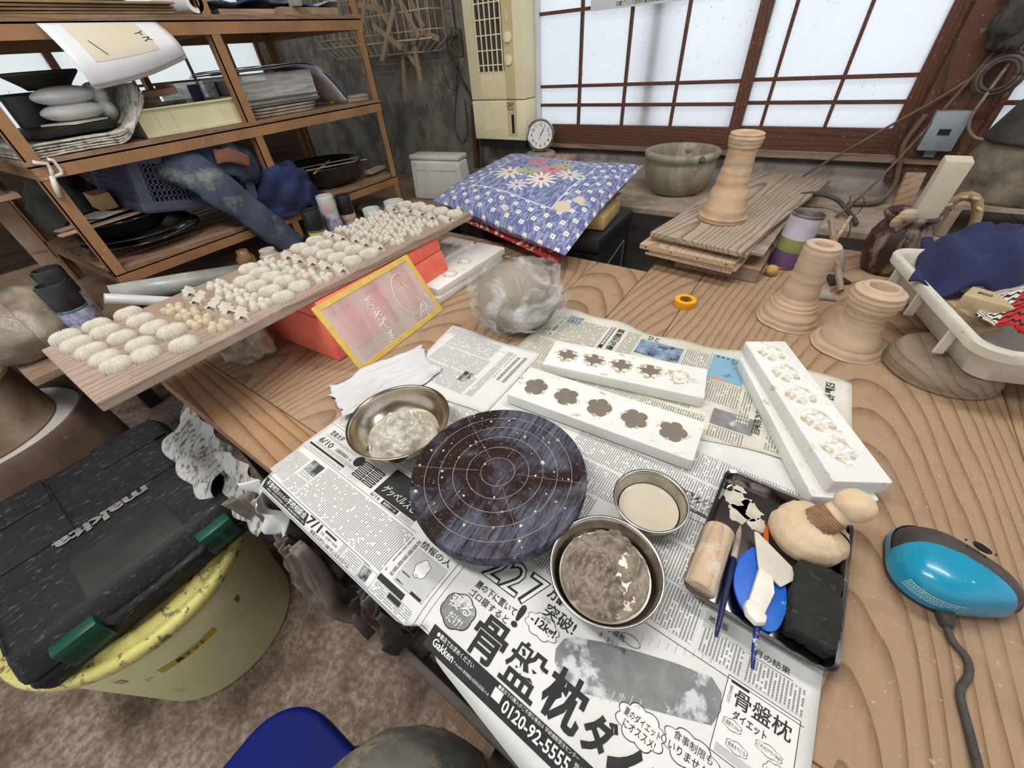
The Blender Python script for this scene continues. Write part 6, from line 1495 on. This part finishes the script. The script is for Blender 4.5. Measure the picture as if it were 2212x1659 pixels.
spraycan('black capped spray can with green and yellow rings by the hanging jeans', (-1.385, .815, BZ), .031, .105, .0325, .065, m_blkcap, [(.100, .104, m_green), (.088, .099, m_yel)])
s = NT('clear_cap'); s.setp(base=(.86, .86, .84, 1), rough=.15, alpha=.42); m_ccap = s.m
spraycan('spray can with a clear cap showing a red nozzle at the middle of three', (-1.395, .895, BZ), .031, .12, .030, .075, m_ccap, [(.0, .10, M('lavender_print', (186, 184, 204), (150, 148, 170), 60, .5))], True)
spraycan('slim black capped spray can at the right of three behind the board', (-1.405, .975, BZ), .027, .108, .0275, .066, m_blkcap, [(.090, .104, M('cream_pattern', (226, 214, 176), (190, 120, 60), 30, .5))])
# mugs
def mug(label, c, r_, h, m, handle=True):
    t = thing('ceramic_mug', label, 'mug', c, (0, 0, R(-30)))
    G().lathe([(0, 0), (r_ * .8, 0), (r_ * .95, h * .3), (r_, h), (r_ * .93, h), (r_ * .88, h * .3), (0, h * .1)], 32).build('cup', m, t, smooth=True)
    if handle: G().tube([(r_ * .9, 0, h * .8), (r_ * 1.4, 0, h * .75), (r_ * 1.45, 0, h * .4), (r_ * .95, 0, h * .25)], .004, 8).build('handle', m, t, smooth=True)
m_cer = M('pale_ceramic', (208, 214, 206), (190, 196, 188), 8, .3, dust=((120, 90, 70), .7, .74, 12))
mug('pale mug with a handle standing under the right end of the rack', (-1.46, 1.13, BZ), .036, .075, m_cer)
mug('wide grey mug behind the pale one under the rack', (-1.47, 1.27, BZ), .045, .065, m_cer)
plate('grey enamel dish lying under the right post of the rack', (-1.60, 1.28, BZ), .09, .03, 'enamel_dish', 'dish', m=M('grey_enamel', (140, 142, 134), (110, 110, 104), 8, .4), flare=.7)
o = G().lathe([(0, 0), (.026, 0), (.028, .01), (.028, .07), (.018, .082), (.018, .095), (0, .095)], 28, wob=lambda a, z: 1 + .04 * math.cos(a * 14)).build('ribbed_bottle', M('amber_ribbed', (150, 110, 66), (84, 58, 36), 20, .35), None, (-1.49, .585, BZ), smooth=True); tag(o, 'small ribbed amber bottle behind the ornament board', 'bottle')
o = G().lathe([(0, 0), (.030, 0), (.032, .004), (.032, .055), (.026, .062), (.026, .075), (0, .076)], 28).build('glass_jar', M('striped_jar', (206, 204, 190), (120, 140, 160), 6, .3, stretch=(.1, .1, 14), lo=.52, hi=.56), None, (-1.47, .655, BZ), smooth='auto'); tag(o, 'pale striped jar beside the ribbed bottle', 'jar')
# white tube, plastic roll
o = G().tube([(0, 0, 0), (.02, .12, -.065)], .014, 20).build('white_tube', M('glossy_white_tube', (222, 222, 220), (208, 208, 206), 5, .18), None, (-1.43, .19, .815), smooth='auto'); tag(o, 'glossy white plastic tube lying beside the spray cans', 'tube')
o = G().lathe([(.006, -.16), (.026, -.16), (.028, 0), (.026, .16), (.006, .16)], 20, closed=True, wob=lambda a, z: 1 + .08 * vnoise(a * 2, z * 30)).build('plastic_film_roll', M('milky_film', (176, 178, 172), (140, 142, 136), 12, .3, bump=.4), None, (-1.455, .37, .772), (R(80), 0, R(-12)), smooth=True); tag(o, 'rolled milky plastic film lying under the lower rack rail', 'film roll')
o = G().box(-.09, .09, -.2, .2, 0, .05).build('dark_box', m_under, None, (-1.435, .40, BZ), bevel=.003); tag(o, 'dark wooden box under the film roll beneath the rack', 'box')
# tied plastic bag
tbg = thing('tied_plastic_bag', 'dusty clear plastic bag of scraps tied at the top on the bench end', 'bag', (-1.645, .035, BZ))
m_dbag = M('dusty_film', (168, 156, 136), (112, 100, 86), 9, .35, bump=.7, bscale=30, bdist=.006, dust=((196, 190, 178), .62, .72, 22))
def bagf(a_, b_):
    a = 2 * PI * a_; prof = [(.0, .0), (.10, .0), (.125, .03), (.13, .08), (.10, .135), (.045, .165), (.018, .175), (.03, .195), (.05, .215)]
    x = b_ * (len(prof) - 1); i = min(int(x), len(prof) - 2); t_ = x - i
    r_ = prof[i][0] * (1 - t_) + prof[i + 1][0] * t_; z = prof[i][1] * (1 - t_) + prof[i + 1][1] * t_
    k = 1 + .12 * fbm(math.cos(a) * 2, math.sin(a) * 2, z * 12, 3) + .05 * math.sin(a * 11) * b_
    return (r_ * k * math.cos(a), r_ * k * .9 * math.sin(a), max(0, z + .008 * (fbm(a, z * 10) if .02 < z else 0)))
G().grid(bagf, 48, 28).build('bag', m_dbag, tbg, smooth=True)
G().lathe([(.016, .170), (.021, .174), (.021, .178), (.016, .182)], 18).build('tie', M('brown_tie', (110, 84, 62), rough=.8), tbg, smooth=True)
o = thing('steel_canister', 'small steel canister on a wooden bracket at the left edge of the picture', 'canister', (-1.70, .185, 1.035))
G().lathe([(0, .012), (.030, .012), (.032, .02), (.032, .10), (.028, .105), (0, .105)], 24).build('can', m_steel, o, smooth='auto'); G().box(-.06, .04, -.04, .04, 0, .0115).build('bracket', m_bench, o); G().box(-.055, -.035, -.02, .02, -.345, -.0005).build('upright', m_bench, o)

# crumpled bag on the table under the board
def heap(label, c, rx, ry, rz_, seed, m, name='crumpled_bag', amp=.3, cat='bag', rot=(0, 0, 0)):
    o = lump(rx, ry, rz_, amp, 2.2, seed, 44, 26, .25).build(name, m, None, c, rot, smooth=True); return tag(o, label, cat)
m_pbag = M('beige_crumpled_film', (176, 160, 138), (132, 118, 100), 10, .35, bump=.8, bscale=26, bdist=.008, dust=((208, 202, 192), .64, .74, 26))
heap('crumpled beige plastic bag tucked under the ornament board beside the red box', (-1.035, .305, .7375), .085, .06, .05, 2.0, m_pbag)

# barrels at the far left
br = thing('brown_barrel', 'large dusty brown barrel standing at the left edge of the picture', 'barrel', (-1.73, -.205, 0))
m_brl = M('dusty_brown_barrel', (112, 92, 80), (78, 62, 54), 8, .6, dust=((150, 136, 122), .62, .78, 20))
G().lathe([(0, 0), (.22, 0), (.235, .05), (.24, .30), (.238, .50), (.230, .515), (.222, .515), (.215, .49), (.21, .05), (0, .04)], 56).build('body', m_brl, br, smooth='auto')
o = G().lathe([(0, .49), (.214, .49), (.214, .496), (0, .497)], 40).build('white_lid', M('white_board', (214, 212, 206), (196, 192, 184), 6, .7), br)
o = thing('beige_drum', 'beige rust speckled drum standing on the brown barrel', 'drum', (-1.745, -.225, .4975))
G().lathe([(0, 0), (.175, 0), (.18, .006), (.172, .15), (.175, .158), (.165, .16), (.16, .15), (.16, .01), (0, .01)], 48).build('body', M('rust_speckled', (168, 152, 128), (130, 106, 80), 9, .7, dust=((92, 70, 50), .62, .70, 26)), o, smooth='auto')

# yellow tub and lid
yb = thing('yellow_bucket', 'large pale green bucket with a handwritten yellow tape label under the tool case', 'bucket', (-1.02, -.16, 0))
m_yg = M('pale_green_plastic', (224, 224, 174), (208, 208, 156), 5, .5, dust=((160, 150, 112), .62, .72, 22))
G().lathe([(0, 0), (.180, 0), (.188, .01), (.222, .36), (.226, .385), (.219, .385), (.213, .36), (.18, .02), (0, .015)], 72).build('body', m_yg, yb, smooth='auto')
m_yl = M('dirty_yellow_plastic', (232, 224, 138), (216, 206, 118), 5, .5, dust=((128, 112, 86), .53, .60, 46))
G().lathe([(.226, .372), (.236, .374), (.238, .392), (.234, .402), (.224, .404), (.214, .398), (.205, .398), (.198, .405), (.186, .405), (.178, .396), (.0, .398)], 72).build('lid', m_yl, yb, smooth=True)
def bband(a0, a1, z0, z1, off, n_=14):
    def f(a, b):
        z = z0 + (z1 - z0) * b; r_ = .188 + (.222 - .188) * (z - .01) / .35 + off; t_ = R(a0 + (a1 - a0) * a)
        return (r_ * math.cos(t_), r_ * math.sin(t_), z)
    return f
G().grid(bband(-26, 4, .258, .280, .0012), 16, 2).build('tape_label', M('ochre_tape', (190, 166, 62), (176, 150, 50), 20, .6), yb, smooth=True)
g = G(); vs, fs = textfit('黒マット', 0, 0, 1, 1, .02); bf = bband(-18, -2, .262, .277, .0019); g.add([bf(x, y) for x, y in vs], fs); g.build('tape_lettering', m_ink, yb, fix=False)
for k, (a, z, rr, m) in enumerate(((22, .275, .010, M('rust_spot', (150, 104, 52), rough=.7)), (-40, .30, .012, M('grey_spot', (168, 154, 142), rough=.8)))):
    G().grid(bband(a - rr * 150, a + rr * 150, z - rr, z + rr, .001), 4, 4).build('spot', m, yb)
# tool case
tcs = thing('tool_case', 'dusty black tool case with green latches lying on the yellow lidded bucket', 'tool case', (-1.098, -.125, .4062), (0, 0, R(-2)))
m_case = M('dusty_black_case', (44, 44, 46), (30, 30, 32), 7, .6, spec=.3, dust=((136, 132, 126), .57, .80, 90), bump=.25, stretch=(1.6, .5, 1))
G().frustum((-.255, .255, -.205, .205), (-.262, .262, -.212, .212), 0, .050).build('lower_shell', m_case, tcs, bevel=.012, seg=3, smooth=True)
G().frustum((-.264, .264, -.214, .214), (-.235, .235, -.196, .196), .052, .110).build('upper_shell', m_case, tcs, bevel=.014, seg=3, smooth=True)
for b in ((-.20, .02, .045, .165), (-.20, .02, -.165, -.045)): G().box(b[0], b[1], b[2], b[3], .1101, .1135).build('raised_panel', m_case, tcs, bevel=.001)
G().frustum((.10, .245, -.085, .10), (.105, .225, -.08, .095), .085, .1125).build('handle_recess', M('black_recess', (38, 37, 37), (54, 52, 48), 9, .7), tcs, bevel=.006, smooth=True)
G().tube([(.243, -.095, .066), (.272, -.075, .066), (.276, .0, .066), (.272, .085, .066), (.243, .105, .066)], .011, 12).build('handle', m_case, tcs, smooth=True)
for y in (-.125, .125):
    t_ = G().box(.236, .271, y - .034, y + .034, .030, .088).build('latch', M('green_latch', (20, 84, 62), (14, 66, 50), 10, .4, dust=((120, 150, 130), .66, .74, 30)), tcs, bevel=.004, smooth=True)
    for q in (-.018, .018): G().box(.2705, .2725, y + q - .012, y + q + .012, .045, .07).build('latch_window', M('latch_dark', (14, 54, 42), rough=.5), t_)
for y in (-.14, 0, .14): G().box(-.272, -.255, y - .03, y + .03, .04, .075).build('hinge', m_case, tcs, bevel=.002)
for b in ((-.225, -.12, -.19, -.05), (-.225, -.12, .05, .19)): G().box(b[0], b[1], b[2], b[3], .1136, .1170).build('raised_panel', m_case, tcs, bevel=.001)
for y0, y1 in ((-.195, -.19), (.19, .195)): G().box(-.22, .22, y0, y1, .1095, .1115).build('edge_rib', m_case, tcs)
g = G(); vs, fs = textfit('makita', -.09, 0, .085, .034, .035); g.add([(.025 + y - .0, -x, .1142) for x, y in vs], fs); g.build('raised_lettering', M('worn_silver_print', (156, 152, 148), (120, 116, 112), 30, .6), tcs, fix=False)

# newspapers and crumpled film stuffed under the table edge
def crumple(label, c, w_, h_, seed, m, rot, name='crumpled_newspaper', cat='newspaper'):
    o = G().grid(lambda a, b: ((a - .5) * w_, (b - .5) * h_, .020 * fbm(a * 2.2 + seed, b * 2.2, seed, 2) + .012 * abs(math.sin(a * 8 + seed + 4 * b))), 30, 24).build(name, m, None, c, rot, smooth=True, solid=.0006); return tag(o, label, cat)
m_crn = M('crumpled_newsprint', (206, 204, 197), (112, 111, 108), 110, .9, lo=.5, hi=.62, stretch=(1, .22, 1))
crumple('crumpled newspaper poking out below the table beside the tool case', (-.995, .085, .565), .24, .14, 1.0, m_crn, (R(55), R(8), R(-4)))
crumple('second newspaper wad with a torn printed strip below the table edge', (-.80, .075, .555), .18, .13, 4.0, m_crn, (R(62), R(-4), R(-6)))
crumple('drooping newspaper tongue hanging at the corner of the printed spread', (-.665, .072, .60), .09, .12, 6.0, m_paperA, (R(80), 0, R(-4)))
m_gf = M('grey_crumpled_film', (128, 120, 110), (92, 84, 76), 10, .35, bump=.8, bscale=22, bdist=.01, dust=((176, 174, 168), .62, .72, 20))
def hangfilm(label, c, w_, h_, seed, nf, rot, m):
    """limp plastic film gathered at the top and falling in pleats"""
    def f(a, b):
        g_ = .35 + .65 * b ** .7; ph = a * nf * 2 * PI + 1.5 * vnoise(a * 4, b * 2, seed)
        x = (a - .5) * w_ * g_ + .02 * fbm(a * 3, b * 3, seed); y = (.024 * math.sin(ph) + .012 * math.sin(2.3 * ph + seed)) * (.4 + b) + .03 * vnoise(a * 2, b * 2, seed)
        return (x, y, -h_ * b * (1 - .16 * abs(vnoise(a * 5, seed))) + .012 * fbm(a * 5, b * 5, seed + 2))
    o = G().grid(f, 60, 26).build('plastic_film', m, None, c, rot, smooth=True, solid=.0008); return tag(o, label, 'film')
m_hf = M('hanging_grey_film', (150, 142, 130), (116, 106, 96), 12, .3, bump=.4, bscale=30, bdist=.006, dust=((190, 188, 180), .56, .70, 24))
hangfilm('limp grey plastic film hanging below the table beside the yellow bucket', (-.725, .055, .60), .17, .34, 1.0, 4, (R(6), R(-8), 0), m_hf)
hangfilm('long strip of clear film hanging lowest below the printed newspaper spread', (-.575, .050, .58), .18, .46, 4.0, 5, (R(4), R(6), 0), m_hf)
hangfilm('bunched dusty film hanging behind the strip under the table', (-.49, .150, .56), .20, .42, 7.0, 6, (R(-4), R(10), 0), m_gf)
hangfilm('dark film bag hanging over the grey panel under the table', (-.385, .070, .55), .14, .22, 9.0, 3, (R(8), R(0), 0), M('dark_film', (96, 88, 80), (70, 62, 56), 12, .35, bump=.4))
heap('dark dusty sack standing under the table behind the tool case', (-1.12, .30, .16), .16, .13, .2, 8.0, M('dark_dusty_sack', (74, 64, 56), (50, 42, 36), 9, .8, bump=.6, bscale=20, bdist=.01), 'dusty_sack', .2, 'sack')
o = G().box(-.20, .20, -.008, .008, 0, .30).build('leaning_panel', M('grey_panel', (112, 104, 96), (84, 76, 70), 8, .7), None, (-.26, .075, .10), (R(6), 0, R(-3)), bevel=.003); tag(o, 'grey dusty panel leaning under the near table edge', 'panel')
o = G().box(-.012, .012, -.012, .012, 0, .36).build('wooden_batten', m_bench, None, (-.36, .045, .02), (R(4), R(38), 0), bevel=.002); tag(o, 'wooden batten leaning against the grey panel under the table', 'batten')

# --- stool and the seated person's leg
stl = thing('blue_stool', 'stool with a deep blue padded seat at the bottom edge of the picture', 'stool', (-.27, -.29, 0))
G().prism(rrect(-.205, .20, -.21, .195, .085, 8), .385, .415).build('seat_pad', M('deep_blue_vinyl', (16, 30, 116), (12, 24, 98), 5, .6, spec=.15), stl, bevel=.010, seg=3, smooth=True)
G().prism(rrect(-.205, .20, -.21, .195, .085, 8), .378, .3845).build('seat_trim', M('blue_trim', (40, 56, 130), rough=.4), stl)
for x, y in ((-.14, -.14), (.14, -.14), (-.14, .13), (.14, .13)): G().tube([(x, y, .378), (x * 1.2, y * 1.2, .0)], .012, 10).build('leg', m_blackpl, stl, smooth=True)
pe = thing('person', 'seated person in clay smeared dark grey work trousers, one knee in view', 'person', (-.13, -.42, 0))
m_trs = M('clay_smeared_trousers', (122, 121, 110), (88, 88, 83), 12, .95, bump=.4, bscale=24, bdist=.008, dust=((182, 166, 138), .46, .62, 7))
me = bpy.data.meshes.new('trousers'); 
V_ = [(.14, -.14, .52), (.06, -.10, .52), (.02, .08, .52), (-.01, .22, .51), (-.035, .315, .510), (-.03, .345, .41), (-.02, .34, .28), (-.02, .33, .10), (.24, -.10, .52), (.28, .08, .52), (.31, .22, .51), (.32, .315, .485), (.32, .345, .40), (.32, .34, .28), (.32, .33, .10)]
E_ = [(0, 1), (1, 2), (2, 3), (3, 4), (4, 5), (5, 6), (6, 7), (0, 8), (8, 9), (9, 10), (10, 11), (11, 12), (12, 13), (13, 14)]
me.from_pydata(V_, E_, [])
to = bpy.data.objects.new('trousers', me); COL.objects.link(to); to.parent = pe
md = to.modifiers.new('body', 'SKIN'); rad_ = [.15, .125, .130, .136, .136, .108, .078, .070, .112, .106, .104, .102, .092, .078, .070]
lay = me.skin_vertices[0] if me.skin_vertices else None
if lay is None:
    bm = bmesh.new(); bm.from_mesh(me); bm.verts.layers.skin.verify(); bm.to_mesh(me); bm.free(); lay = me.skin_vertices[0]
for i, r_ in enumerate(rad_): lay.data[i].radius = (r_, r_); lay.data[i].use_root = (i == 0)
ms = to.modifiers.new('smooth', 'SUBSURF'); ms.levels = 2; ms.render_levels = 2
md.use_smooth_shade = True
tx = bpy.data.textures.new('cloth_folds', 'CLOUDS'); tx.noise_scale = .05
mdp = to.modifiers.new('folds', 'DISPLACE'); mdp.texture = tx; mdp.strength = .022; mdp.mid_level = .5; mdp.texture_coords = 'LOCAL'
me.materials.append(m_trs)
m_shoe = M('dark_shoe', (50, 46, 42), (70, 62, 54), 10, .8)
for x in (-.05, .30): lump(.045, .12, .045, .05, 1.5, 2, 24, 14, .1).build('shoe', m_shoe, pe, (x + .03, .385, .0425), smooth=True)
